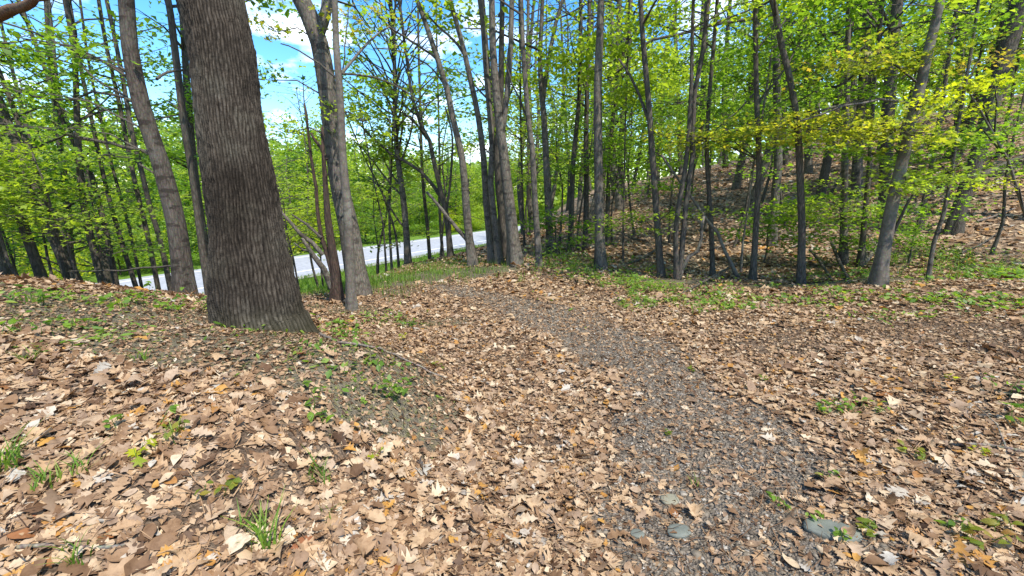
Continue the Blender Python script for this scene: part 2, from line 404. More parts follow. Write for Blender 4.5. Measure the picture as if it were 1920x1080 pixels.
def ground_mat():
    m, t, out = nt('forest_floor')
    co = N(t, 'ShaderNodeTexCoord')
    def noise(sc, det=5, rough=.6):
        n = N(t, 'ShaderNodeTexNoise'); n.inputs['Scale'].default_value = sc; n.inputs['Detail'].default_value = det; n.inputs['Roughness'].default_value = rough
        t.links.new(co.outputs['Object'], n.inputs[0]); return n
    def vor(sc, rnd=1.0):
        n = N(t, 'ShaderNodeTexVoronoi'); n.inputs['Scale'].default_value = sc; n.inputs['Randomness'].default_value = rnd
        t.links.new(co.outputs['Object'], n.inputs[0]); return n
    def att(n): return N(t, 'ShaderNodeAttribute', attribute_name=n).outputs['Fac']
    v1 = vor(11); n1 = noise(7, 8); n2 = noise(1.1, 4)
    sep = N(t, 'ShaderNodeSeparateColor'); t.links.new(v1.outputs['Color'], sep.inputs[0])
    lit = ramp(t, [(0,(.05,.03,.018)),(.3,(.18,.11,.065)),(.55,(.30,.20,.125)),(.8,(.42,.31,.205)),(1,(.50,.42,.32))])
    t.links.new(math_(t, 'ADD', math_(t, 'MULTIPLY', sep.outputs[0], .7), math_(t, 'MULTIPLY', n1.outputs['Fac'], .35)), lit.inputs[0])
    duff = ramp(t, [(.3,(.05,.035,.024)),(.7,(.16,.115,.078))]); t.links.new(n1.outputs['Fac'], duff.inputs[0])
    c = mixc(t, att('duff'), lit.outputs[0], duff.outputs[0])
    v2 = vor(70); v3 = vor(38)
    sg = N(t, 'ShaderNodeSeparateColor'); t.links.new(v2.outputs['Color'], sg.inputs[0])
    grav = ramp(t, [(0,(.06,.046,.032)),(.5,(.16,.129,.093)),(.85,(.235,.195,.145)),(1,(.3,.27,.24))]); t.links.new(sg.outputs[0], grav.inputs[0])
    gr2 = mixc(t, n1.outputs['Fac'], grav.outputs[0], (.135, .112, .088))
    c = mixc(t, att('gravel'), c, gr2)
    nm = noise(28, 6)
    mo = ramp(t, [(.25,(.085,.068,.047)),(.5,(.155,.13,.088)),(.62,(.165,.15,.07)),(.78,(.18,.185,.04))]); t.links.new(nm.outputs['Fac'], mo.inputs[0])
    c = mixc(t, att('moss'), c, mo.outputs[0])
    ng = noise(3, 6)
    gs = ramp(t, [(.3,(.07,.13,.02)),(.7,(.16,.26,.035))]); t.links.new(ng.outputs['Fac'], gs.inputs[0])
    c = mixc(t, att('grassy'), c, gs.outputs[0])
    p = N(t, 'ShaderNodeBsdfPrincipled'); p.inputs['Roughness'].default_value = .95; p.inputs['Specular IOR Level'].default_value = .1
    t.links.new(c, p.inputs['Base Color'])
    b = N(t, 'ShaderNodeBump'); b.inputs['Strength'].default_value = .8; b.inputs['Distance'].default_value = .03
    t.links.new(math_(t, 'ADD', v2.outputs['Distance'], math_(t, 'ADD', n1.outputs['Fac'], v1.outputs['Distance'])), b.inputs['Height'])
    t.links.new(b.outputs[0], p.inputs['Normal']); t.links.new(p.outputs[0], out.inputs[0])
    return m

def simple_mat(name, c1, c2, sc, rough=.85, bump=.2):
    m, t, out = nt(name)
    co = N(t, 'ShaderNodeTexCoord')
    n = N(t, 'ShaderNodeTexNoise'); n.inputs['Scale'].default_value = sc; n.inputs['Detail'].default_value = 6; t.links.new(co.outputs['Object'], n.inputs[0])
    r = ramp(t, [(.3, c1), (.7, c2)]); t.links.new(n.outputs['Fac'], r.inputs[0])
    p = N(t, 'ShaderNodeBsdfPrincipled'); p.inputs['Roughness'].default_value = rough
    t.links.new(r.outputs[0], p.inputs['Base Color'])
    b = N(t, 'ShaderNodeBump'); b.inputs['Strength'].default_value = bump; b.inputs['Distance'].default_value = .01
    t.links.new(n.outputs['Fac'], b.inputs['Height']); t.links.new(b.outputs[0], p.inputs['Normal'])
    t.links.new(p.outputs[0], out.inputs[0])
    return m
M['asphalt'] = simple_mat('asphalt', (.24,.245,.26), (.34,.345,.36), 4)
M['shoulder'] = simple_mat('shoulder_gravel', (.2,.19,.17), (.34,.32,.28), 25)
M['paint'] = simple_mat('road_paint', (.7,.7,.68), (.82,.82,.8), 9)
M['stone'] = simple_mat('grey_green_stone', (.085,.09,.07), (.15,.155,.122), 14, .8, .4)
M['tanstone'] = simple_mat('tan_stone', (.16,.145,.095), (.23,.21,.14), 14, .8, .4)

# ------------------------------------------------------------------ ground
moss_from_picture(); bare_from_picture()
def build_ground():
    nr, na = 330, 760
    r = .25 * (700 / .25) ** (np.arange(nr) / (nr - 1))
    # denser in front
    tt = np.linspace(-1, 1, na, endpoint=False)
    ang = PI / 2 + PI * (tt * .55 + .45 * tt ** 3)
    Rg, Ag = np.meshgrid(r, ang, indexing='ij')
    x = Rg * np.cos(Ag); y = Rg * np.sin(Ag)
    z = HT(x, y)
    V = np.stack([x, y, z], -1).reshape(-1, 3)
    i = np.arange(nr - 1)[:, None] * na; j = np.arange(na)[None]; j2 = (j + 1) % na
    F = np.stack([i + j, i + na + j, i + na + j2, i + j2], -1).reshape(-1, 4)
    V = np.vstack([V, [0, 0, h1(0, 0)]]); c = len(V) - 1
    T = np.stack([np.full(na, c), j[0], j2[0]], -1)
    xx, yy = V[:, 0], V[:, 1]
    gm = path_mask(xx, yy); mm = moss_mask(xx, yy); gg = grass_mask(xx, yy)
    rr = np.hypot(xx, yy)
    duff = 1 - sstep(7, 22, rr)
    o = mk('ground', V, [F, T], [ground_mat()], smooth=True, vattr={'gravel': gm, 'moss': np.clip(mm - gm, 0, 1), 'grassy': gg, 'duff': duff * .85})
    tag(o, 'leaf covered forest floor rising to a hill at the right', kind='structure')

def strip_on_road(s0, s1, z, l0=-70, l1=140, n=60):
    ls = np.linspace(l0, l1, n)
    V = []
    for l in ls:
        for s in (s0, s1):
            p = RN + RD * l + RNORM * s; V.append((p[0], p[1], z))
    V = np.array(V); i = np.arange(n - 1) * 2
    return V, np.stack([i, i + 2, i + 3, i + 1], -1)
def build_road():
    V, F = strip_on_road(0, 7.4, ROADZ + .004)
    o = mk('road', V, [F], [M['asphalt']]); tag(o, 'pale grey asphalt road below the wood', kind='structure')
    V, F = strip_on_road(-.7, 0, ROADZ + .002)
    o = mk('road_shoulder', V, [F], [M['shoulder']]); tag(o, 'gravel shoulder along the near side of the road', kind='structure')
    V1, F1 = strip_on_road(1.25, 1.40, ROADZ + .010)
    V2, F2 = strip_on_road(6.5, 6.62, ROADZ + .010)
    o = mk('road_marking', np.vstack([V1, V2]), [np.vstack([F1, F2 + len(V1)])], [M['paint']]); tag(o, 'white painted edge lines on the road', kind='structure')

# ------------------------------------------------------------------ litter
def slope(x, y):
    e = .12
    h = H0(x, y)
    return np.stack([-(H0(x + e, y) - h) / e, -(H0(x, y + e) - h) / e, np.ones_like(x)], -1)

def sample_sector(n, r0, r1, a0, a1, rg):
    r = np.sqrt(rg.uniform(r0 * r0, r1 * r1, n)); a = rg.uniform(math.radians(a0), math.radians(a1), n)
    return r * np.sin(a), r * np.cos(a)

def build_litter():
    rg = np.random.default_rng(11)
    Vs = []; Fq = []; Ft = []; Rq = []; Rt = []; off = 0
    def keep(x, y, lo_path=.04, lo_moss=.02):
        gm = path_mask(x, y); mm = moss_mask(x, y); gg = grass_mask(x, y)
        patch = .5 + .75 * sstep(.33, .55, fbm(x * 1.5, y * 1.5, 91, 3))
        p = (1 - (1 - lo_path) * gm) * (1 - (1 - lo_moss) * mm) * (1 - .85 * bare_mask(x, y)) * (1 - gg) * patch
        return rg.uniform(0, 1, len(x)) < p
    # near, middle, far bands
    for (r0, r1, dens, tpls, size, lift, jit) in (
        (.9, 3.6, 1850, (OAK, MAPLE, OVAL), (.051, .026), .022, .013),
        (3.6, 6.0, 1650, (OAKM, MAPM, OVAM), (.048, .024), .02, .016),
        (6.0, 10.5, 850, (OAKM, MAPM, OVAM), (.057, .025), .02, .016),
        (10.5, 27, 190, (RHOMB,), (.10, .04), .03, .02)):
        A0, A1 = (-62, 62)
        n = int(dens * math.radians(A1 - A0) / 2 * (r1 ** 2 - r0 ** 2))
        x, y = sample_sector(n, r0, r1, A0, A1, rg)
        k = keep(x, y); x = x[k]; y = y[k]
        if r0 > 9:
            k = x > -4.5; x = x[k]; y = y[k]
        n = len(x)
        nm = slope(x, y)
        flat = rg.uniform(0, 1, n)
        tilt = np.where(flat < .88, .14, .45)
        nm = nm + rg.normal(0, 1, (n, 3)) * tilt[:, None] * [1, 1, .3]
        z = HT(x, y) + rg.uniform(.003, lift, n) + np.where(flat < .88, 0, .012)
        pos = np.stack([x, y, z], -1)
        # colour: paler, drier leaves on the left, browner on the right and along the path
        base = rg.uniform(0, 1, n)
        warm = sstep(.4, .62, fbm(x * .8, y * .8, 95, 3))
        rd = np.where(base < .91, np.clip(rg.beta(1.7, 1.6, n) * .84 + .03 * warm, 0, .8), rg.uniform(.8, 1.0, n))
        which = rg.integers(0, len(tpls), n) if len(tpls) == 1 else rg.choice(3, n, p=[.5, .3, .2])
        for w, tp in enumerate(tpls):
            s = which == w
            if not s.any(): continue
            ns = s.sum()
            szs = np.clip(size[0] * (1 + .2 * ((x[s] < -.2) & (y[s] < 3.2))) * rg.lognormal(-.08, .44, ns), .03, .125 if r1 < 10 else .24)
            V, F = leaves(tp, pos[s], szs, nm[s], rg, curl=(.05, .16), cup=(.12, .28), jit=jit)
            # keep every leaf on top of the soil
            K = len(tp[0]); zz = V[:, 2].reshape(ns, K); g = HT(V[:, 0], V[:, 1]).reshape(ns, K)
            low = np.minimum((zz - g).min(1) - .002, 0); zz = zz - low[:, None] * .8
            V[:, 2] = zz.ravel()
            fr = np.repeat(rd[s], len(tp[1]))
            if F.shape[1] == 4: Fq.append(F + off); Rq.append(fr)
            else: Ft.append(F + off); Rt.append(fr)
            Vs.append(V); off += len(V)
    # crumbs of broken leaf and bark everywhere near
    n = 90000
    x, y = sample_sector(n, .9, 7.5, -62, 62, rg)
    k = rg.uniform(0, 1, n) < (1 - .35 * path_mask(x, y)); x = x[k]; y = y[k]; n = len(x)
    pos = np.stack([x, y, HT(x, y) + rg.uniform(.002, .012, n)], -1)
    nm = slope(x, y) + rg.normal(0, .35, (n, 3))
    V, F = leaves(RHOMB, pos, rg.uniform(.012, .05, n), nm, rg, (0, .3), (0, .3))
    Ft.append(F + off); Rt.append(np.repeat(np.clip(rg.beta(1.4, 2.6, n), 0, .85), 2)); Vs.append(V); off += len(V)
    # leaf stalks, needles and thin twiglets
    n = 26000
    x, y = sample_sector(n, .9, 8, -62, 62, rg)
    k = rg.uniform(0, 1, n) < (1 - .6 * moss_mask(x, y)); x = x[k]; y = y[k]; n = len(x)
    pos = np.stack([x, y, HT(x, y) + rg.uniform(.01, .035, n)], -1)
    nm = slope(x, y) + rg.normal(0, .25, (n, 3))
    tp = (np.array([(0, .02), (.5, .03), (1, .012), (1, -.012), (.5, .0), (0, -.02)]), np.array([(0, 5, 4, 1), (1, 4, 3, 2)]))
    V, F = leaves(tp, pos, rg.uniform(.03, .13, n), nm, rg, (0, .2), (0, .1))
    Fq.append(F + off); Rq.append(np.repeat(rg.choice([.02, .1, .2, .45], n), 2)); Vs.append(V); off += len(V)
    Q = np.vstack(Fq); T = np.vstack(Ft)
    o = mk('leaf_litter', np.vstack(Vs), [Q, T], [M['litter']], rnd=np.r_[np.concatenate(Rq), np.concatenate(Rt)], smooth=True)
    tag(o, 'dry brown oak and maple leaves covering the ground', kind='stuff')

def build_gravel():
    rg = np.random.default_rng(12)
    n = 95000
    x = rg.uniform(-1.2, 2.4, n); y = rg.uniform(.9, 7.0, n)
    k = rg.uniform(0, 1, n) < path_mask(x, y) * .95 + .01
    x = x[k]; y = y[k]; n = len(x)
    oc = np.array([(1,0,0),(0,1,0),(-1,0,0),(0,-1,0),(.55,.55,.6),(-.55,.55,.6),(-.55,-.55,.6),(.55,-.55,.6)], float)
    F = np.array([(0,1,4),(1,2,5),(2,3,6),(3,0,7),(0,4,7),(1,5,4),(2,6,5),(3,7,6),(4,5,6),(4,6,7)])
    s = np.clip(rg.lognormal(math.log(.0055), .45, n), .003, .03)
    S = s[:, None] * rg.uniform(.6, 1.4, (n, 3)) * [1, 1, .6]
    a = rg.uniform(0, 2 * PI, n); c, sn = np.cos(a)[:, None], np.sin(a)[:, None]
    L = oc[None] * S[:, None] * (1 + rg.normal(0, .15, (n, 8, 1)))
    V = np.stack([L[..., 0] * c - L[..., 1] * sn, L[..., 0] * sn + L[..., 1] * c, L[..., 2]], -1)
    V = V + np.stack([x, y, HT(x, y) + s * .1], -1)[:, None]
    FF = (F[None] + (np.arange(n) * 8)[:, None, None]).reshape(-1, 3)
    o = mk('gravel', V.reshape(-1, 3), [FF], [M['stonechip']], rnd=np.repeat(rg.beta(2, 2.4, n), len(F)))
    tag(o, 'grey crushed gravel showing through on the curving path', kind='stuff')

# ------------------------------------------------------------------ low plants
def blades(cx, cy, n, rad, hgt, rg, width=.006, lean=.5, segs=3):
    a = rg.uniform(0, 2 * PI, n); rr = rad * np.sqrt(rg.uniform(0, 1, n))
    bx = cx + rr * np.cos(a); by = cy + rr * np.sin(a); bz = HT(bx, by) - .005
    hh = hgt * rg.uniform(.5, 1.15, n); da = rg.uniform(0, 2 * PI, n); ln = hh * rg.uniform(.1, 1, n) * lean
    t = np.linspace(0, 1, segs + 1)
    px = bx[:, None] + np.cos(da)[:, None] * ln[:, None] * t[None] ** 2
    py = by[:, None] + np.sin(da)[:, None] * ln[:, None] * t[None] ** 2
    pz = bz[:, None] + hh[:, None] * (t - .28 * lean * t ** 2)[None]
    w = (np.asarray(width) * (1 - t * .92))[None] * np.ones((n, 1))
    ox = -np.sin(da)[:, None] * w; oy = np.cos(da)[:, None] * w
    V = np.stack([np.stack([px - ox, py - oy, pz], -1), np.stack([px + ox, py + oy, pz], -1)], 2).reshape(n, -1, 3)
    i = np.arange(segs) * 2
    F = np.stack([i, i + 1, i + 3, i + 2], -1)
    FF = (F[None] + (np.arange(n) * 2 * (segs + 1))[:, None, None]).reshape(-1, 4)
    return V.reshape(-1, 3), FF, np.repeat(rg.uniform(0, 1, n), segs)

def build_groundcover():
    rg = np.random.default_rng(13)
    # low green plants on the bank across the path and right hand edge
    # (px, py, rx px, ry px, number, height m, kind)
    patches = [(1120,500,110,28,700,.16),(1180,535,90,26,1000,.15),(1220,560,70,18,800,.13),(1060,515,60,30,500,.18),(1380,545,90,14,320,.10),
               (1760,492,70,22,1000,.26),(1830,512,110,22,1500,.2),(1900,525,60,12,800,.16),(1700,470,50,30,520,.3),(1560,515,60,14,240,.15),(1500,525,80,12,260,.1),
               (1640,525,80,12,260,.12),(90,570,80,14,110,.10),(240,575,90,14,130,.10),(380,590,90,14,150,.09),(480,625,60,16,150,.06),(600,660,70,20,110,.05),(700,700,60,20,80,.05),(640,620,70,14,160,.08),(740,600,60,12,160,.08),(150,640,80,16,140,.07),(1320,550,70,12,200,.10),(1450,555,120,14,300,.08),(1360,572,80,12,260,.05),(1560,560,110,12,300,.06),(1720,570,110,14,300,.06),(1870,575,70,14,240,.07),(1640,590,90,10,140,.05),(1040,490,50,25,420,.32),(1250,535,70,18,520,.12),(1620,495,70,16,260,.2)]
    Vs = []; Fq = []; Ft = []; Rq = []; Rt = []; off = 0
    for px, py, rx, ry, n, hh in patches:
        n = int(n * .8)
        qx = px + rx * rg.normal(0, .6, n); qy = py + ry * rg.normal(0, .6, n)
        pts = []
        c, t0 = ground_hit(px, py)
        # spread as a patch lying on the ground: widths from the picture, depth from the slope of sight
        e1, _ = ground_hit(px, max(py - ry, 470)); e2, _ = ground_hit(px, py + ry)
        dep = max(.35, min(1.6, abs(e1[1] - e2[1]) * .5)); wid = rx / FPX * t0
        x = c[0] + wid * rg.normal(0, .55, n); y = c[1] + dep * rg.normal(0, .6, n)
        clump = fbm(x * 2.5, y * 2.5, 44, 2)
        k = clump > .42; x = x[k]; y = y[k]; n = len(x)
        z = HT(x, y) + hh * rg.uniform(.15, 1, n) ** 1.4 * (.5 + clump[k])
        nm = np.stack([rg.normal(0, .45, n), rg.normal(0, .45, n), np.ones(n)], -1)
        V, F = leaves(LONG if rg.uniform() < .5 else RHOMB, np.stack([x, y, z], -1), rg.uniform(.04, .09, n), nm, rg, (0, .1), (.1, .2), droop=.2)
        Vs.append(V); rr = np.repeat(rg.uniform(.1, 1, n), 2)
        if F.shape[1] == 4: Fq.append(F + off); Rq.append(rr)
        else: Ft.append(F + off); Rt.append(rr)
        off += len(V)
        m = int(n * .45)
        for _ in range(max(1, m // 14)):
            i = rg.integers(0, n)
            V, F, r3 = blades(x[i], y[i], 10, .07, hh * 1.2, rg, .005, .6)
            Vs.append(V); Fq.append(F + off); Rq.append(r3); off += len(V)
    o = mk('ground_cover', np.vstack(Vs), [np.vstack(Fq), np.vstack(Ft)], [M['grass']], rnd=np.r_[np.concatenate(Rq), np.concatenate(Rt)])
    tag(o, 'low green plants growing on the bank beyond the path', kind='stuff')
    # grass of the verge and of the shady edge of the wood
    Vs = []; Fs = []; Rs = []; off = 0
    n = 9000
    l = rg.uniform(-12, 26, n); s = rg.uniform(-8, -.2, n)
    x = RN[0] + RD[0] * l + RNORM[0] * s; y = RN[1] + RD[1] * l + RNORM[1] * s
    cx = np.r_[x, rg.normal(-1.6, .9, 420), rg.normal(-2.6, .5, 200), rg.normal(-3.2, .6, 200)]
    cy = np.r_[y, rg.normal(9.3, 1.0, 420), rg.normal(7.6, .5, 200), rg.normal(7.9, .6, 200)]
    wid = np.r_[np.full(n, .025), np.full(820, .006)]; hg = np.r_[np.full(n, .28), np.full(820, .13)]
    for i0, i1, k, wdt, hgt in ((0, n, 4, .022, .26), (n, n + 820, 6, .006, .14)):
        xs = np.repeat(cx[i0:i1], k) + rg.normal(0, .06, (i1 - i0) * k); ys = np.repeat(cy[i0:i1], k) + rg.normal(0, .06, (i1 - i0) * k)
        V, F, r3 = blades(xs, ys, len(xs), .01, hgt, rg, wdt, .5, 2)
        Vs.append(V); Fs.append(F + off); Rs.append(r3); off += len(V)
    o = mk('grass', np.vstack(Vs), [np.vstack(Fs)], [M['grass']], rnd=np.concatenate(Rs))
    tag(o, 'bright green grass on the verge between wood and road', kind='stuff')
    # moss and tiny sprouts on the bare soil of the mound
    n = 120000
    x = rg.uniform(-6.5, 8, n); y = rg.uniform(1, 9, n)
    k = rg.uniform(0, 1, n) < moss_mask(x, y) * (.16 + .9 * (fbm(x * 4, y * 4, 61, 2) > .5)); x = x[k]; y = y[k]; n = len(x)
    nm = slope(x, y) + rg.normal(0, .6, (n, 3))
    V, F = leaves(RHOMB, np.stack([x, y, HT(x, y) + rg.uniform(.002, .016, n)], -1), rg.uniform(.012, .03, n), nm, rg, (0, .2), (0, .2))
    o = mk('moss', V, [F], [M['moss']], rnd=np.repeat(rg.uniform(0, 1, n), 2))
    tag(o, 'olive green moss and tiny sprouts on bare soil', kind='stuff')

SEEDLINGS = [  # px, py, height, n leaves, leaf size, colour, label
 (265,890,.10,6,.055,'lime','bright green lobed seedling lying low among pale leaves at the lower left'),
 (720,735,.17,9,.06,'green','taller leafy green seedling on the bare soil right of the mound'),
 (595,785,.13,8,.05,'green','leafy green seedling in front of the bare soil of the mound'),
 (570,735,.08,6,.045,'green','small green seedling at the left edge of the bare soil'),
 (690,855,.07,6,.04,'lime','tiny lime green sprout in the brown leaves at bottom middle'),
 (650,640,.14,14,.05,'green','bushy green seedling to the right of the big trunk foot'),
 (745,640,.09,6,.05,'lime','lime green sprout well right of the big trunk foot'),
 (505,600,.20,12,.05,'green','leafy green plant against the right side of the big trunk foot'),
 (435,570,.24,16,.05,'green','leafy green plant against the front of the big trunk'),
 (285,575,.22,16,.05,'green','leafy green plant on top of the mound left of the trunks'),
 (360,580,.17,12,.05,'mid','mid green plant on the mound between the two left trunks'),
 (250,820,.12,7,.04,'green','thin upright green seedling in the pale leaves of the mound'),
 (150,620,.13,9,.055,'green','broad leaved seedling on the mound at the left'),
 (100,580,.16,14,.045,'mid','low bushy plant on the mound crest at far left'),
 (20,640,.14,14,.05,'mid','low leafy plant at the left picture edge on the mound'),
 (465,625,.14,12,.04,'green','green plant on the mossy ground in front of the big trunk'),
 (770,615,.12,10,.05,'green','seedling beside the small dark hump left of the path'),
 (830,690,.08,7,.04,'olive','olive seedling at the edge of the brown leaves left of the path'),
 (1555,775,.10,22,.04,'green','wide patch-like green plant in the leaves right of the path'),
 (1620,770,.10,18,.04,'green','low green plant just right of the patch-like green plant'),
 (1780,715,.06,5,.05,'lime','yellow green sprout alone in the leaves far right'),
 (1895,750,.14,12,.05,'mid','dark leafy plant at the right picture edge'),
 (1900,800,.16,12,.055,'mid','largest leafy plant low at the right picture edge'),
 (1560,895,.06,6,.04,'green','small green sprout on the gravel right side'),
 (1470,950,.06,7,.035,'green','little green sprout in the gravel above the large flat stone'),
 (1545,1000,.07,9,.04,'green','green sprout growing over the large flat stone'),
 (1625,1020,.07,8,.04,'olive','yellowish sprout right of the large flat stone'),
 (1840,1040,.10,14,.05,'olive','olive green clump at the bottom right corner'),
 (1770,1000,.06,6,.04,'green','small pair of green leaves near the bottom right'),
 (1720,870,.07,9,.045,'olive','olive sprouts in the leaves right of the gravel'),
 (1840,860,.06,6,.045,'lime','lime sprout beside the dark twig at right'),
 (1300,700,.06,5,.035,'olive','tiny sprout at the edge of the middle gravel'),
 (1430,715,.07,6,.04,'olive','small olive sprout right of the middle gravel'),
 (395,940,.07,8,.04,'olive','olive sprout beside the white leaf at lower left'),
 (330,830,.09,8,.04,'olive','slim olive sprout in the pale leaves of the mound'),
 (1245,820,.05,5,.035,'olive','tiny olive sprout in the leaves left of the gravel'),
]
TUFTS = [
 (500,1035,.17,26,'grass tuft with broad blades at the bottom left of centre'),
 (600,905,.12,22,'grass tuft bent to the right in the brown leaves'),
 (480,1000,.10,12,'thin grass tuft behind the broad bottom tuft'),
 (620,985,.09,10,'sparse grass tuft right of the broad bottom tuft'),
 (15,890,.16,30,'dense grass tuft at the left picture edge'),
 (90,920,.10,20,'low grass tuft beside the left edge tuft'),
 (140,900,.11,18,'yellowish grass tuft in the pale leaves at lower left'),
 (330,825,.08,12,'small grass tuft on the face of the mound'),
 (150,1060,.12,16,'grass tuft beside the long stick at the bottom left'),
 (265,680,.10,14,'grass tuft on the upper face of the mound'),
 (60,690,.09,16,'short grass tuft on the mound near the left edge'),
 (1300,905,.06,8,'very small grass tuft in the gravel'),
]
def build_small_plants():
    for k, (px, py, hh, n, ls, colr, lab) in enumerate(SEEDLINGS):
        n = int(n * 1.5); ls = ls * 1.15; hh = hh * 1.15
        rg = np.random.default_rng(200 + k)
        c, t = ground_hit(px, py)
        root = empty('seedling', c); tag(root, lab, 'seedling', 'green seedlings on the forest floor')
        wide = .05 + .35 * hh + (.09 if n > 15 else 0)
        ns = max(1, n // 4)
        segs = []; pos = []
        for s in range(ns):
            b = np.array([rg.normal(0, wide * .5), rg.normal(0, wide * .4), 0]) if ns > 1 else np.zeros(3)
            b[2] = h1(c[0] + b[0], c[1] + b[1]) - c[2] - .01
            tip = b + np.array([rg.normal(0, hh * .25), rg.normal(0, hh * .25), hh * rg.uniform(.6, 1)])
            segs.append((np.array([b, (b + tip) / 2 + rg.normal(0, .006, 3), tip]), np.array([.0025, .002, .0012])))
            for q in range(n // ns):
                f = rg.uniform(.45, 1); a = rg.uniform(0, 2 * PI)
                pos.append(b + (tip - b) * f + np.array([math.cos(a), math.sin(a), .1]) * ls * .55)
        for sg in segs:
            V, F, T = many_tubes([sg], 4)
            mk('stem', V, [F, T], [M['grass']], root, rnd=np.full(len(F) + len(T), .2))
        pos = np.array(pos)
        yaw = rg.uniform(0, 2 * PI, len(pos))
        nm = np.stack([rg.normal(0, .35, len(pos)), rg.normal(0, .35, len(pos)), np.ones(len(pos))], -1)
        tp = STAR if colr == 'lime' else OVAM
        V, F = leaves(tp, pos, ls * rg.uniform(.6, 1.2, len(pos)), nm, rg, (-.15, .1), (.1, .2), droop=.12, yaw=yaw)
        mk('foliage', V, [F], [M[colr]], root, rnd=np.repeat(rg.uniform(0, 1, len(pos)), len(tp[1])))
    for k, (px, py, hh, n, lab) in enumerate(TUFTS):
        n = int(n * 1.25); hh = hh * 1.15
        rg = np.random.default_rng(300 + k)
        c, t = ground_hit(px, py)
        V, F, r = blades(c[0], c[1], n, .035 + .1 * hh, hh, rg, .0045 + .01 * hh * (k == 0), .9, 5)
        o = mk('grass_tuft', V - c, [F], [M['grass']], rnd=r, loc=c)
        tag(o, lab, 'grass tuft', 'grass tufts in the leaf litter')

def stick(name, pts, w, mat, lab, cat, lifts=None, twigs=0, seed=0, group=None):
    rg = np.random.default_rng(400 + seed)
    P = []; R = []
    for i, (px, py) in enumerate(pts):
        c, t = ground_hit(px, py)
        wd = w[0] + (w[1] - w[0]) * i / (len(pts) - 1)
        r = wd * .5 / FPX * t
        c[2] += r * .8 + .012 + (lifts[i] if lifts else 0); P.append(c); R.append(r)
    P, R = catmull(P, R, .06)
    P = P + rg.normal(0, .004, P.shape)
    o0 = P[0].copy()
    segs = [(P - o0, R)]
    for _ in range(twigs):
        i = rg.integers(len(P) // 4, len(P) - 1); d = rg.normal(0, 1, 3) * [1, 1, .3]; d[2] = abs(d[2]) * .3 + .1; d /= np.linalg.norm(d)
        L = rg.uniform(.15, .4)
        segs.append((np.array([P[i], P[i] + d * L * .5, P[i] + d * L + rg.normal(0, .02, 3)]) - o0, np.array([R[i] * .6, R[i] * .4, R[i] * .2])))
    V, F, T = many_tubes(segs, 8)
    o = mk(name, V, [F, T], [M[mat]], smooth=True, loc=o0); tag(o, lab, cat, group)
def flat_stone(px, py, wpx, dpx, mat, lab, seed):
    rg = np.random.default_rng(500 + seed)
    c, t = ground_hit(px, py)
    a = wpx * .5 / FPX * t; b = dpx * .5 / FPX * t * 1.7; hh = min(a, b) * .22
    n = 18; th = np.arange(n) * 2 * PI / n
    rad = 1 + .22 * (vnoise(np.cos(th) * 1.3 + seed * 3, np.sin(th) * 1.3 + 9, 3) - .5) + rg.normal(0, .05, n)
    V = []
    for (k, z) in ((1.0, -.6), (1.02, .45), (.93, .9), (.6, 1.0)):
        for i in range(n):
            V.append((a * rad[i] * k * math.cos(th[i]), b * rad[i] * k * math.sin(th[i]) , hh * z + hh * .12 * math.sin(3 * th[i]) * (z > .5)))
    V.append((0, 0, hh * 1.02)); V = np.array(V)
    ro = -.28 if seed == 0 else rg.uniform(-.4, .4); V[:, :2] = V[:, :2] @ np.array([[math.cos(ro), math.sin(ro)], [-math.sin(ro), math.cos(ro)]])
    F = []; j = np.arange(n); j2 = (j + 1) % n
    Q = np.vstack([np.stack([k * n + j, k * n + j2, (k + 1) * n + j2, (k + 1) * n + j], -1) for k in range(3)])
    T = np.stack([3 * n + j, 3 * n + j2, np.full(n, 4 * n)], -1)
    c[2] += hh * .1 + .008
    o = mk('flat_stone', V, [Q, T], [M[mat]], loc=c); tag(o, lab, 'stone', 'flat stones in the path')

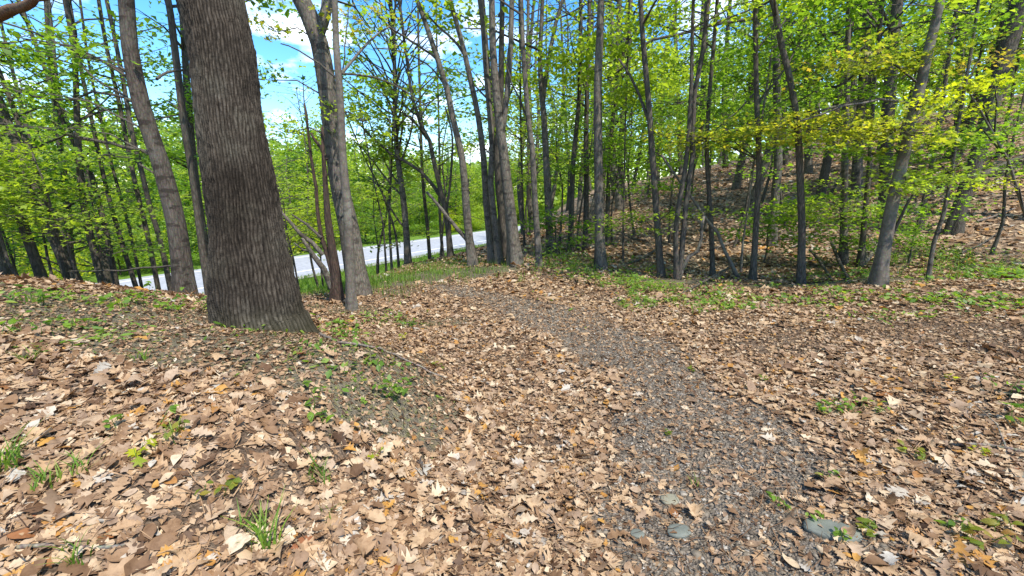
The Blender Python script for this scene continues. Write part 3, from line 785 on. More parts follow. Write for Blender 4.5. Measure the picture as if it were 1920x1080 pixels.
def build_debris():
    stick('fallen_stick', [(-60,1062),(90,1048),(245,1034)], (9, 6), 'wood', 'long pale dead stick lying at the bottom left corner', 'stick', seed=1)
    stick('fallen_stick', [(1780,838),(1850,848),(1960,864)], (5, 7), 'wood', 'thin dark dead twig lying across the leaves at the right edge', 'stick', twigs=2, seed=2)
    stick('fallen_branch', [(600,632),(640,650),(690,655),(740,672),(830,715)], (6, 3), 'wood', 'weathered branch lying along the mound edge right of the big trunk', 'branch', seed=3)
    stick('fallen_branch', [(1165,498),(1200,490),(1240,474)], (3, 5), 'dark', 'dark fallen branch lying on the hillside behind the middle trunk', 'branch', [0,.03,.12], seed=4)
    stick('fallen_branch', [(1270,560),(1330,530),(1378,512)], (3, 4), 'dark', 'thin fallen branch lying on the bank below the leaning pale pole', 'branch', [0,.05,.16], 2, seed=5)
    stick('fallen_branch', [(1615,505),(1632,490),(1650,470)], (7, 5), 'wood', 'leaning dead branch against the pale leaning trunk', 'branch', [0,.1,.25], 2, seed=6)
    stick('fallen_stick', [(1555,485),(1570,508),(1588,530)], (6, 5), 'dark', 'dark dead stick sloping down the bank left of the leaning trunk', 'stick', [.3,.15,.02], seed=7)
    stick('fallen_stick', [(1515,490),(1535,505),(1557,530)], (5, 4), 'dark', 'thinner dark stick at the foot of the dark trunk on the bank', 'stick', [.22,.12,.02], seed=8)
    for k, (a, b) in enumerate([((1330,470),(1400,450)),((1210,455),(1160,440)),((1480,470),(1540,440)),((1800,480),(1880,440)),((1060,470),(1110,455)),((1390,420),(1450,395)),((1830,420),(1900,400)),((1250,480),(1300,500))]):
        mid = ((a[0] + b[0]) / 2, (a[1] + b[1]) / 2 + 3)
        stick('fallen_branch', [a, mid, b], (4, 2), 'dark' if k % 2 else 'wood', 'thin dead branch lying on the leafy slope behind the trunks', 'branch', [.02, .05, .1], 3, seed=20 + k, group='dead branches on the leafy slope')
    flat_stone(1558, 1006, 98, 30, 'stone', 'largest flat grey green stone at the bottom of the path', 0)
    flat_stone(1272, 1004, 44, 18, 'stone', 'grey green stone in the gravel left of the largest stone', 1)
    flat_stone(1255, 936, 36, 17, 'tanstone', 'small tan flat stone in the middle of the gravel', 2)
    flat_stone(1195, 1008, 26, 13, 'stone', 'small grey stone at the left edge of the gravel', 3)
    flat_stone(1905, 900, 50, 16, 'stone', 'pale grey stone among plants at the right edge', 5)

# ------------------------------------------------------------------ trees
def crown_points(P, R, zlo, zhi, nb, blen, rg, spacing=.34, nleaf=12, flat=.06, up=(10, 45), prof=None, crad=.22, side=None, lateral=.38, thin=5.2):
    """random limbs from the trunk polyline P; returns twig segs and leaf centres"""
    segs = []; pts = []
    zs = P[:, 2]
    for k in range(nb):
        f = (k + rg.uniform(0, 1)) / nb
        z = zlo + (zhi - zlo) * f
        i = int(np.clip(np.searchsorted(zs, z), 1, len(P) - 1))
        a = (z - zs[i - 1]) / max(zs[i] - zs[i - 1], 1e-6); a = min(max(a, 0), 1)
        b = P[i - 1] * (1 - a) + P[i] * a; r = R[i - 1] * (1 - a) + R[i] * a
        az = rg.uniform(0, 2 * PI) if side is None else rg.normal(side, .7)
        el = math.radians(rg.uniform(*up))
        pf = (1 - .62 * f) if prof is None else prof(f)
        L = blen * pf * rg.uniform(.6, 1.2)
        d = np.array([math.cos(az) * math.cos(el), math.sin(az) * math.cos(el), math.sin(el)])
        hd = np.array([math.cos(az), math.sin(az), 0]); pd = np.array([-math.sin(az), math.cos(az), 0])
        bend = rg.uniform(-.25, .12)
        t = np.linspace(0, 1, 5)[:, None]
        br = b + d * L * t + np.array([0, 0, bend * L]) * t ** 2 + pd * rg.normal(0, .06 * L) * t ** 2 + rg.normal(0, .015 * L, (5, 3)) * (t > 0)
        r0 = min(r * .55, .012 + .012 * L)
        segs.append((br, r0 * (1 - .85 * t[:, 0]) + .002))
        nc = max(2, int(L / spacing * 1.7))
        for c in range(nc):
            s = rg.uniform(.28, 1.0) if c else 1.0
            q = s * 4; j = min(int(q), 3); bp = br[j] + (br[j + 1] - br[j]) * (q - j)
            lat = rg.uniform(-1, 1) * L * lateral * (1.15 - .7 * s)
            cp = bp + pd * lat + hd * abs(lat) * .5 + np.array([0, 0, rg.normal(-.02, flat * .8)])
            if abs(lat) > .12: segs.append((np.array([bp, (bp + cp) / 2 + [0, 0, .03], cp]), np.array([.006, .0045, .0025])))
            m = rg.poisson(nleaf * 2.5 * (1 if cp[2] < thin else .1))
            if m: pts.append(cp + rg.normal(0, 1, (m, 3)) * [crad, crad, flat])
    return segs, (np.vstack(pts) if pts else np.zeros((0, 3)))

def build_crown(root, segs, groups, rg, tsides=3, twig='twig'):
    """groups: list of (pts, colour, size, tpl, tilt)"""
    V, F, T = many_tubes(segs, tsides)
    mats = [M[twig]]; Vs = [V]; Q = [F]; TT = [T]; mq = [np.zeros(len(F))]; mt = [np.zeros(len(T))]; rq = [np.zeros(len(F))]; rt = [np.zeros(len(T))]; off = len(V)
    for pts, colr, size, tpl, tilt in groups:
        n = len(pts)
        if not n: continue
        if M[colr] not in mats: mats.append(M[colr])
        mi = mats.index(M[colr])
        nm = np.stack([rg.normal(0, tilt, n), rg.normal(0, tilt, n), np.ones(n)], -1)
        V, F = leaves(tpl, pts, size * np.clip(rg.lognormal(-.08, .32, n), .4, 1.8), nm, rg, (-.12, .12), (.12, .2), droop=.18)
        Vs.append(V); k = len(tpl[1])
        # colour runs in patches through the crown as well as leaf by leaf
        patch = vnoise(pts[:, 0] * 1.3 + 50, pts[:, 2] * 1.3 + pts[:, 1] + 50, 3)
        rv = np.clip(.55 * rg.uniform(0, 1, n) + .45 * patch, 0, 1)
        if F.shape[1] == 4: Q.append(F + off); mq.append(np.full(len(F), mi)); rq.append(np.repeat(rv, k))
        else: TT.append(F + off); mt.append(np.full(len(F), mi)); rt.append(np.repeat(rv, k))
        off += len(V)
    return mk('crown', np.vstack(Vs), [np.vstack(Q), np.vstack(TT)], mats, root, rnd=np.r_[np.concatenate(rq), np.concatenate(rt)], midx=np.r_[np.concatenate(mq), np.concatenate(mt)])

def px_path(path, w, Y, lean=0.0):
    """picture polyline (foot first) to a trunk standing in the upright plane y = Y"""
    P = []; R = []
    ys = [p[1] for p in path]
    for px, py in path:
        p, s = on_plane(px, py, Y)
        f = (ys[0] - py) / max(ys[0] - ys[-1], 1)
        P.append(p); R.append((w[0] + (w[1] - w[0]) * f) * .5 / FPX * s / math.sqrt(1 + ((px - 960) / FPX) ** 2))
    return np.array(P), np.array(R)

NTREE = [0]
def tree(name, label, path, w, bark, Y=None, H=14, crown=None, limbs=(), sprays=(), group=None, sides=12, flare=.6, cat='tree', stop=False, extra=None):
    NTREE[0] += 1; seed = 1000 + NTREE[0]
    rg = np.random.default_rng(seed)
    if Y is None:
        c, t = ground_hit(*path[0]); Y = c[1]
    P, R = px_path(path, w, Y)
    if Y > 7: R = R * .9
    d = P[0] - P[1]; d /= np.linalg.norm(d)
    for _ in range(60):                          # carry the foot down to the soil
        if P[0][2] < h1(P[0][0], P[0][1]) - .06: break
        q = P[0] + d * .1; P = np.vstack([q, P]); R = np.r_[R[0], R]
    g = h1(P[0][0], P[0][1])
    top_px = P[-1].copy()
    if not stop and P[-1][2] - g < H:
        dd = P[-1] - P[-2]; dd /= np.linalg.norm(dd)
        z = P[-1][2]; r0 = R[-1]; nn = max(2, int((H + g - z) / 1.6))
        cur = P[-1].copy(); st = (H + g - z) / nn
        for i in range(nn):
            dd = dd * .8 + np.array([rg.normal(0, .06), rg.normal(0, .06), 1]) * .2; dd /= np.linalg.norm(dd)
            cur = cur + dd * st; P = np.vstack([P, cur]); R = np.r_[R, r0 * (1 - .9 * (i + 1) / nn) + .012]
    loc = np.array([P[0][0], P[0][1], g])
    Ps, Rs = catmull(P, R, .22 if Y < 8 else .35)
    root = empty(name, loc); tag(root, label, cat, group)
    V, F, T = tube(Ps - loc, Rs, sides, flare, .06, seed % 50)
    mk('trunk', V, [F, T], [M[bark]], root, smooth=True)
    for lp in limbs:                             # (points, (w0, w1), depth change, bark)
        pts, lw, dy = lp[0], lp[1], lp[2]
        LP = []; LR = []
        for i, (px, py) in enumerate(pts):
            f = i / (len(pts) - 1)
            p, s = on_plane(px, py, Y + dy * f); LP.append(p); LR.append((lw[0] + (lw[1] - lw[0]) * f) * .5 / FPX * s)
        LP, LR = catmull(LP, LR, .15)
        LP = LP + rg.normal(0, .006, LP.shape)
        V, F, T = tube(LP - loc, LR, 8, 0, .06, seed % 31)
        mk('branch', V, [F, T], [M[lp[3] if len(lp) > 3 else bark]], root, smooth=True)
    segs = []; groups = []
    near = Y < 9.5
    for sp in sprays:                            # (px, py, rx, ry, n, colour[, dy])
        px, py, rx, ry, n, colr = sp[:6]; dy = sp[6] if len(sp) > 6 else 0
        c, s = on_plane(px, py, Y + dy)
        wx = rx / FPX * s; wz = ry / FPX * s
        k = int(np.argmin(np.abs(Ps[:, 2] - (c[2] - .25 * abs(c[0] - loc[0])))))
        b = Ps[k]
        mid = (b + c) / 2 + [0, 0, .12]
        segs.append((np.array([b, mid, c]) - loc, np.array([.016, .011, .006])))
        nc = max(4, int(n / (15 if colr == 'lime' else 10))); pts = []
        for q in range(nc):
            # clumps arranged in a few flat tiers
            tier = rg.integers(-1, 2) * wz * .55
            cc = c + np.array([rg.uniform(-1, 1) * wx, rg.normal(0, .3), tier + rg.normal(0, wz * .18)])
            segs.append((np.array([c + (cc - c) * .15, c + (cc - c) * .6 + [0, 0, .02], cc]) - loc, np.array([.006, .004, .002])))
            pts.append(cc + rg.normal(0, 1, (25, 3)) * [.15, .15, .04])
        groups.append((np.vstack(pts) - loc, colr, .076 if colr in ('lime', 'yellow', 'olive') else .08, STAR if near else RHOMB, .4))
    if crown:
        c = dict(crown); colr = c.pop('col', 'green'); size = c.pop('size', .088); tilt = c.pop('tilt', .45)
        zlo = c.pop('zlo', 3.5); zhi = c.pop('zhi', H - .3); nb = c.pop('nb', 24); bl = c.pop('len', 2.4)
        s2, pts = crown_points(Ps - loc, Rs, zlo, zhi, nb, bl, rg, **c)
        segs += s2; groups.append((pts, colr, size if near else size * 1.25, RHOMB, tilt))
    if segs: build_crown(root, segs, groups, rg)
    return root

def oak():
    """the big furrowed trunk by the path, bark relief modelled"""
    edges = [(628,424,574),(600,412,565),(575,407,559),(550,403,555),(494,397,542),(411,389,526),(300,374,509),(194,359,491),(97,346,482),(0,325,464)]
    Y = 4.0
    P = []; R = []
    for py, l, r in edges:
        p, s = on_plane((l + r) / 2, py, Y); P.append(p); R.append((r - l) / 2 / FPX * s / math.sqrt(1 + (((l + r) / 2 - 960) / FPX) ** 2))
    P = np.array(P); R = np.array(R)
    P = np.vstack([P[0] + (P[0] - P[1]) * 1.0 - [0, 0, .18], P]); R = np.r_[R[0] * 1.12, R]
    cur = P[-1].copy(); d = P[-1] - P[-2]; d /= np.linalg.norm(d); r0 = R[-1]
    rg = np.random.default_rng(5)
    for i in range(9):
        d = d * .75 + np.array([rg.normal(0, .07), rg.normal(0, .07), 1]) * .25; d /= np.linalg.norm(d)
        cur = cur + d * 1.7; P = np.vstack([P, cur]); R = np.r_[R, r0 * (1 - .09 * (i + 1))]
    Ps, Rs = catmull(P, R, .015)
    g = h1(P[1][0], P[1][1]); loc = np.array([P[1][0], P[1][1], g])
    # fine part only as high as the picture shows, coarse above
    cut = int(np.searchsorted(Ps[:, 2], 4.2))
    Pf, Rf = Ps[:cut], Rs[:cut]
    sides = 300
    V, F, T = tube(Pf - loc, Rf, sides, .20, .055, 3, cap=False)
    n = len(Pf); th = np.arange(sides) * 2 * PI / sides
    L = np.r_[0, np.cumsum(np.linalg.norm(np.diff(Pf, axis=0), axis=1))]
    C = np.repeat(Pf - loc, sides, 0); dirv = V - C; rad = np.linalg.norm(dirv, axis=1)[:, None]; dirn = dirv / rad
    ridge = np.empty(len(V)); k = 0
    vor = mnoise.voronoi; nz = mnoise.noise
    for i in range(n):
        for a in th:
            x, y, z = math.cos(a) * 10.0, math.sin(a) * 10.0, L[i] * 8.0
            wv = nz(Vector((x * .8, y * .8, z * .9))); w2 = nz(Vector((x * .8 + 9, y * .8, z * .9)))
            dd = vor(Vector((x + wv * .7, y + w2 * .7, z + wv * .5)))[0]
            e = dd[1] - dd[0]
            dd2 = vor(Vector((x * 2.1 + w2, y * 2.1 + wv, z * 1.7)))[0]
            e2 = dd2[1] - dd2[0]
            ph = a * 35 + 2.3 * nz(Vector((x * .16, y * .16, L[i] * 2.2))) + 1.5 * nz(Vector((x * .42 + 4, y * .42, L[i] * 6.5)))
            A = min(1, abs(math.sin(ph)) * 1.5)
            ridge[k] = A * (.46 + .44 * min(1, e * 2.0)) + .12 * min(1, e2 * 2.2) + .2 * nz(Vector((x * 3, y * 3, L[i] * 30))) + .16 * nz(Vector((x * .5, y * .5, L[i] * 3)))
            k += 1
    V = V + dirn * ((ridge - .75) * .021)[:, None]
    aa = np.tile(th, n); Lr = np.repeat(L, sides)
    butt = np.exp(-np.maximum(Lr - .25, 0) / .22) * (.5 + .5 * np.sin(aa * 5 + 1.0)) ** 1.5 * .11
    lump = .05 * (vnoise(np.cos(aa) * 1.2 + 9, np.sin(aa) * 1.2 + Lr * .9, 77) - .5)
    V = V + dirn * (butt + lump)[:, None]
    m, t, out = nt('furrowed_oak_bark')
    at = N(t, 'ShaderNodeAttribute', attribute_name='ridge').outputs['Fac']
    co = N(t, 'ShaderNodeTexCoord')
    n2 = N(t, 'ShaderNodeTexNoise'); n2.inputs['Scale'].default_value = 3; n2.inputs['Detail'].default_value = 6; t.links.new(co.outputs['Object'], n2.inputs[0])
    n3 = N(t, 'ShaderNodeTexNoise'); n3.inputs['Scale'].default_value = 70; n3.inputs['Detail'].default_value = 5; t.links.new(co.outputs['Object'], n3.inputs[0])
    f = math_(t, 'ADD', math_(t, 'MULTIPLY', at, .75), math_(t, 'MULTIPLY', n3.outputs['Fac'], .35))
    rc = ramp(t, [(.2,(.010,.008,.0062)),(.55,(.034,.0275,.021)),(1,(.10,.083,.066))]); t.links.new(f, rc.inputs[0])
    rl = ramp(t, [(.5,(0,0,0)),(.7,(1,1,1))]); t.links.new(n2.outputs['Fac'], rl.inputs[0])
    c = mixc(t, math_(t, 'MULTIPLY', math_(t, 'MULTIPLY', rl.outputs[0], at), .35), rc.outputs[0], (.15,.145,.112))
    sz = N(t, 'ShaderNodeSeparateXYZ'); t.links.new(co.outputs['Object'], sz.inputs[0])
    lowm = ramp(t, [(.0, (1, 1, 1)), (.55, (0, 0, 0))]); t.links.new(math_(t, 'ADD', math_(t, 'MULTIPLY', sz.outputs[2], .9), math_(t, 'MULTIPLY', n2.outputs['Fac'], .5)), lowm.inputs[0])
    c = mixc(t, math_(t, 'MULTIPLY', lowm.outputs[0], .55), c, (.05, .055, .02))
    n5 = N(t, 'ShaderNodeTexNoise'); n5.inputs['Scale'].default_value = 1.1; n5.inputs['Detail'].default_value = 3; t.links.new(co.outputs['Object'], n5.inputs[0])
    r5 = ramp(t, [(.35, (.62, .58, .52)), (.65, (1.25, 1.22, 1.15))]); t.links.new(n5.outputs['Fac'], r5.inputs[0])
    c = mixc(t, 1.0, c, r5.outputs[0], 'MULTIPLY')
    p = N(t, 'ShaderNodeBsdfPrincipled'); p.inputs['Roughness'].default_value = .95; p.inputs['Specular IOR Level'].default_value = .15
    t.links.new(c, p.inputs['Base Color'])
    b = N(t, 'ShaderNodeBump'); b.inputs['Strength'].default_value = .7; b.inputs['Distance'].default_value = .01
    t.links.new(n3.outputs['Fac'], b.inputs['Height']); t.links.new(b.outputs[0], p.inputs['Normal']); t.links.new(p.outputs[0], out.inputs[0])
    V2, F2, T2 = tube(Ps[cut - 1::12] - loc, Rs[cut - 1::12], 24, 0, .04, 3)
    root = empty('oak_tree', loc)
    tag(root, 'thickest trunk in the wood with dark furrowed bark on the mound at left', 'tree')
    rv = np.r_[ridge, np.full(len(V2), .6)]
    mk('trunk', np.vstack([V, V2]), [np.vstack([F, F2 + len(V)]), T2 + len(V)], [m], root, smooth=True, vattr={'ridge': rv})
    s2, pts = crown_points(Ps[::6] - loc, Rs[::6], 8, 17, 16, 4.0, rg, nleaf=5, spacing=.55, crad=.4, flat=.2)
    build_crown(root, s2, [(pts, 'green', .13, RHOMB, .5)], rg)

SPC = dict(nleaf=8.5, spacing=.42)     # sparse crown, leaves just out
def main_trees():
    oak()
    C = lambda **k: k
    tree('maple_tree', 'second thickest trunk, grey with dark scars, left of the big trunk', [(347,548),(331,420),(299,300),(266,200),(244,90),(237,0)], (40,33), 'brown', Y=5.6, H=15,
         crown=C(zlo=5, nb=20, len=3, nleaf=6), sides=24,
         limbs=[([(250,150),(190,115),(130,90),(60,60),(0,42)], (6,3), .8, 'dark'), ([(280,225),(235,180),(180,150),(140,105),(100,60)], (5,2), .6, 'dark'),
                ([(262,200),(230,183),(175,172),(140,185),(60,180),(0,155)], (5,3), .5, 'dark'), ([(285,287),(230,275),(170,262),(90,243),(0,232)], (7,4), .3, 'dark'),
                ([(295,150),(310,136),(345,132)], (5,4), .6, 'dark'), ([(330,497),(270,503),(200,508),(130,508)], (4,2), .5, 'dark')],
         sprays=[(60,170,90,12,50,'green'),(150,110,100,14,60,'green'),(120,240,110,10,60,'green'),(30,70,60,20,40,'green'),(180,290,70,10,40,'green')])
    left = 'slender dark trunks left of the big oak'
    tree('maple_tree', 'slim dark trunk directly right of the grey scarred trunk', [(392,550),(380,467),(371,397),(357,300),(344,222),(320,28),(315,0)], (17,14), 'dark', Y=6.6, H=14, crown=C(zlo=4, nb=9, len=1.9, **SPC), group=left,
         limbs=[([(360,240),(335,205),(318,190)], (3,2), .3, 'dark')])
    tree('maple_tree', 'slim mossy trunk nearest the left side of the grey scarred trunk', [(322,552),(300,450),(280,383),(267,328),(250,260),(225,120),(200,0)], (13,10), 'dark', Y=8.2, H=14, crown=C(zlo=3.2, nb=12, len=1.9, col='green'), group=left)
    tree('maple_tree', 'straight slim trunk third from the grey scarred trunk with the road behind', [(297,543),(275,433),(258,364),(244,300),(225,200),(200,90),(185,0)], (12,9), 'dark', Y=8.6, H=14, crown=C(zlo=3.4, nb=12, len=1.9), group=left)
    tree('maple_tree', 'very thin trunk beside the crest of the mound, fourth left of the grey trunk', [(265,535),(242,425),(222,355),(195,250),(165,110),(150,0)], (8,6), 'dark', Y=9.4, H=13, crown=C(zlo=3.4, nb=12, len=2), group=left)
    tree('maple_tree', 'slim brownish trunk just left of the very thin trunk on the mound crest', [(254,535),(236,480),(222,433),(200,355),(175,240),(150,120),(135,30),(130,0)], (12,9), 'dark', Y=9, H=14, crown=C(zlo=3.4, nb=12, len=1.9, col='green'), group=left)
    tree('maple_tree', 'mossy slim trunk at the left end of the bright road gap', [(215,518),(203,455),(190,397),(172,330),(119,230),(83,125),(50,40)], (15,10), 'dark', Y=8.4, H=13, crown=C(zlo=3.4, nb=12, len=2.0), group=left)
    tree('maple_tree', 'black straight trunk leaning right, standing left of the mossy slim trunk', [(188,518),(167,433),(155,370),(147,280),(143,180),(140,100),(130,40),(122,0)], (19,12), 'dark', Y=8, H=14, crown=C(zlo=3.4, nb=13, len=2.0, col='green'), group=left)
    tree('maple_tree', 'dark trunk behind the low leafy branches, second from the left edge', [(126,522),(110,450),(90,385),(65,310),(42,250),(20,190),(3,145),(-30,60)], (15,12), 'dark', Y=7.4, H=13, crown=C(zlo=2.8, nb=13, len=1.9), group=left)
    tree('maple_tree', 'thick black trunk nearest the left picture edge behind leaves', [(76,515),(55,455),(28,382),(0,325),(-40,250)], (24,20), 'dark', Y=7, H=14, crown=C(zlo=2.8, nb=14, len=2.6, col='green'), group=left)
    tree('maple_tree', 'black trunk cut by the left picture edge', [(12,510),(0,470),(-20,410),(-60,300)], (22,18), 'dark', Y=6.6, H=14, crown=C(zlo=3.4, nb=12, len=2.0), group=left)
    tree('maple_tree', 'dark blurred trunk close against the left side of the big oak', [(398,552),(384,460),(368,350),(358,260),(350,150),(340,0)], (20,14), 'dark', Y=9.6, H=14, crown=C(zlo=2.6, nb=14, len=2.0, col='green'), group=left)
    # snag, two-stemmed tree and the trunk behind
    tree('dead_tree', 'broken reddish brown dead tree forked into two snapped stems', [(632,566),(629,508),(623,467),(615,411),(611,356),(607,300),(604,238)], (21,5), 'red', Y=None, stop=True, sides=18,
         limbs=[([(624,515),(613,480),(605,453),(599,411),(592,356),(584,300),(577,240),(572,195)], (10,4), .1, 'red'), ([(622,540),(606,505),(591,480),(578,462),(566,448)], (13,5), -.2, 'grey'),
                ([(606,478),(585,455),(563,439),(545,418),(524,396)], (9,5), -.2, 'grey'), ([(603,446),(575,420),(549,403)], (6,3), .1, 'dark'), ([(582,470),(568,468),(552,455)],(4,2),-.1,'grey'),
                ([(612,300),(600,275),(590,262),(584,250)], (7,4), .05, 'red')])
    tree('beech_tree', 'pale slender trunk standing in front of a broader grey trunk', [(660,584),(658,550),(655,470),(651,383),(643,300),(637,167),(630,83),(627,0)], (19,12), 'pale', H=14, sides=18,
         crown=C(zlo=5.5, nb=16, len=2.2, **SPC),
         limbs=[([(634,145),(655,120),(690,80),(730,50)], (6,3), .6, 'pale'), ([(636,140),(700,145),(760,170),(800,200)], (4,2), .4, 'dark'), ([(632,150),(600,120),(560,95),(525,80)], (4,2), .3, 'dark')],
         sprays=[(680,40,60,35,110,'olive',1.0),(700,60,50,30,90,'green',.8)])
    tree('beech_tree', 'broad grey trunk bending left at the top behind the pale slender trunk', [(674,545),(665,500),(655,430),(642,370),(630,300),(620,222),(611,150),(598,80),(578,25),(560,-10)], (38,34), 'grey', Y=6.6, H=15, sides=24, flare=.3,
         crown=C(zlo=5.5, nb=18, len=3, **SPC), limbs=[([(600,60),(612,20),(615,-20)], (22,18), .1, 'grey'), ([(615,330),(640,150),(650,60),(655,0)], (3,2), .8, 'dark')],
         sprays=[(500,150,40,25,70,'green'),(520,60,35,20,60,'olive'),(540,250,40,25,70,'bright'),(690,230,60,40,120,'bright')])
    tree('leaning_pole_tree', 'short thin leaning stem at the foot of the broad grey trunk', [(685,520),(676,490),(668,468)], (10,7), 'dark', Y=7.4, stop=True)
    mid = 'slender trunks standing between the two-stemmed tree and the path end'
    tree('maple_tree', 'dark trunk with many upswept branches in the middle of the road gap', [(766,512),(762,440),(758,390),(752,340),(745,290),(741,220),(740,130),(735,40)], (15,7), 'grey', Y=12.5, H=11, group=mid,
         crown=C(zlo=3, nb=60, len=2.8, up=(35,68), col='bright', nleaf=6, spacing=.5),
         limbs=[([(760,430),(735,395),(715,355),(690,330)],(4,2),.3,'dark'),([(757,372),(720,330),(690,290),(660,260)],(4,2),.4,'dark'),([(754,350),(730,320),(700,250),(680,190)],(4,2),.6,'dark'),([(748,310),(770,250),(775,180),(765,110)],(4,2),.4,'dark')])
    tree('maple_tree', 'thin dark stem just left of the upswept dark trunk', [(748,505),(742,440),(728,395),(712,350),(690,310)], (6,3), 'dark', Y=12.8, H=6, group=mid, crown=C(zlo=2, nb=12, len=1.6, col='bright', **SPC))
    tree('maple_tree', 'thread thin stem standing in the road gap left of the upswept trunk', [(725,518),(722,470),(718,420),(705,360)], (5,3), 'dark', Y=12, H=5, group=mid, crown=C(zlo=2, nb=10, len=1.4, col='bright', **SPC))
    tree('maple_tree', 'paler thin stem pair member close left of the upswept trunk', [(735,512),(732,460),(730,400),(733,330),(736,250)], (6,4), 'grey', Y=13, H=8, group=mid, crown=C(zlo=2.5, nb=14, len=1.6, col='green', **SPC))
    tree('maple_tree', 'slim dark trunk against the bright road right of the upswept trunk', [(806,484),(800,411),(794,355),(790,280),(788,200),(785,100)], (8,5), 'dark', Y=15, H=11, group=mid, crown=C(zlo=3, nb=22, len=2, col='bright', **SPC))
    tree('maple_tree', 'thin grey trunk midway along the bright road', [(831,486),(827,440),(824,380),(824,300),(822,200)], (7,4), 'grey', Y=15.5, H=10, group=mid, crown=C(zlo=3, nb=20, len=2, col='bright', **SPC))
    tree('maple_tree', 'dark trunk with a long limb arching up to the left', [(845,484),(838,411),(827,361),(813,300),(806,265),(790,236),(775,190),(765,130)], (13,6), 'dark', Y=12, H=11, group=mid,
         crown=C(zlo=3.2, nb=44, len=2.6, up=(30,65), col='green', nleaf=6, spacing=.5), limbs=[([(843,430),(833,383),(800,333),(765,305),(735,290),(690,250),(660,215)], (8,3), .6, 'dark'), ([(800,260),(770,220),(735,215),(690,180),(655,165)], (5,2), .5, 'dark'), ([(838,390),(845,330),(848,260),(835,200)],(5,3),.3,'dark')])
    tree('maple_tree', 'grey trunk leaning left, rooted at the end of the leafy clearing', [(887,497),(880,450),(874,383),(867,300),(849,222),(838,167),(819,106),(799,47),(780,-5)], (18,9), 'grey', H=13, group=mid, sides=16,
         crown=C(zlo=6, nb=20, len=2.4, **SPC), limbs=[([(877,450),(858,430),(830,395),(800,360)], (9,5), .3, 'grey'), ([(820,110),(760,70),(720,40),(700,10)], (5,2), .4, 'dark'), ([(838,165),(800,120),(745,95),(700,90)],(3,2),.3,'dark')])
    tree('maple_tree', 'slim grey trunk first of the close cluster right of the leaning one', [(923,494),(918,440),(912,383),(907,300),(897,222),(883,153),(870,95),(855,40),(842,-5)], (15,9), 'grey', H=13, group=mid, sides=16,
         crown=C(zlo=6, nb=20, len=2.4, **SPC), limbs=[([(876,110),(850,75),(820,48),(785,12)], (6,3), .3, 'grey')])
    tree('maple_tree', 'straight slim trunk second of the close cluster, reaching the sky gap', [(937,496),(930,439),(920,342),(923,278),(917,194),(911,125),(905,42),(899,-5)], (14,10), 'grey', H=14, group=mid, sides=16, crown=C(zlo=6, nb=20, len=2.4, **SPC))
    tree('maple_tree', 'thickest trunk of the close cluster, forking high into two stems', [(967,499),(962,450),(957,397),(950,340),(943,278),(935,220),(929,160),(924,90),(922,0)], (25,12), 'grey', H=15, group=mid, sides=18,
         crown=C(zlo=6, nb=24, len=2.6, **SPC), limbs=[([(941,250),(949,194),(955,120),(958,60),(960,-10)], (12,9), .2, 'grey')])
    tree('maple_tree', 'darker trunk half hidden behind the close cluster', [(951,494),(945,440),(938,380),(932,300),(938,200),(940,100),(942,0)], (16,10), 'dark', Y=9.9, H=14, group=mid, crown=C(zlo=5, nb=24, len=2.4, col='bright'))
    tree('maple_tree', 'very thin stem right of the close cluster by the last bit of road', [(984,472),(981,400),(978,300),(976,200),(975,100)], (5,4), 'dark', Y=13, H=9, group=mid, crown=C(zlo=3, nb=20, len=1.8, col='bright', **SPC))
    ctr = 'trunks around the middle of the picture'
    tree('maple_tree', 'slim grey trunk leaning left at the left end of the green bank', [(1011,502),(1007,439),(1002,356),(998,278),(990,222),(985,153),(980,83),(977,0)], (13,9), 'grey', H=13, group=ctr, sides=16, crown=C(zlo=4.5, nb=17, len=2.4, col='green'), limbs=[([(990,222),(975,190),(955,140),(940,80)],(4,2),.4,'dark')])
    tree('maple_tree', 'grey trunk that forks in a narrow V with shrubs at its foot', [(1032,484),(1029,397),(1024,300),(1020,220),(1015,165),(1013,100),(1017,0)], (17,8), 'grey', Y=10.5, H=14, group=ctr, sides=16, crown=C(zlo=4.5, nb=18, len=2.4, col='bright'), limbs=[([(1019,190),(1023,145),(1033,92),(1043,42),(1056,-5)], (9,6), .2, 'grey')])
    tree('maple_tree', 'slim dark trunk beside a pale dead stub behind the green bank', [(1069,485),(1071,411),(1075,300),(1081,240),(1086,180),(1088,97),(1089,0)], (12,8), 'dark', Y=11, H=13, group=ctr, crown=C(zlo=3.4, nb=21, len=2.4, col='bright'))
    tree('dead_stub', 'pale bare dead stub standing behind the green bank', [(1043,480),(1042,450),(1041,415)], (5,4), 'pale', Y=10.8, stop=True, cat='dead stem')
    tree('maple_tree', 'dark trunk half hidden just left of the straight bare grey trunk', [(1097,484),(1099,411),(1099,300),(1100,200),(1103,100),(1105,0)], (12,8), 'dark', Y=11.6, H=14, group=ctr, crown=C(zlo=3.2, nb=23, len=2.4, col='bright'))
    tree('maple_tree', 'straightest bare grey trunk rising from the middle of the green bank', [(1127,507),(1125,460),(1124,411),(1122,300),(1121,167),(1124,83),(1127,0)], (21,15), 'grey', H=15, group=ctr, sides=20, crown=C(zlo=6, nb=15, len=2.6))
    tree('maple_tree', 'thin dark trunk behind the straight bare grey trunk', [(1139,480),(1139,391),(1143,300),(1149,220),(1155,150),(1160,0)], (10,7), 'dark', Y=12.5, H=14, group=ctr, crown=C(zlo=3.4, nb=23, len=2.4, col='bright'))
    tree('sapling', 'thread thin sapling stem right of the straight bare grey trunk', [(1168,496),(1169,400),(1171,320),(1172,250)], (5,3), 'dark', Y=9.5, H=6, group=ctr, crown=C(zlo=2.6, nb=11, len=1.6, col='bright'), cat='sapling')
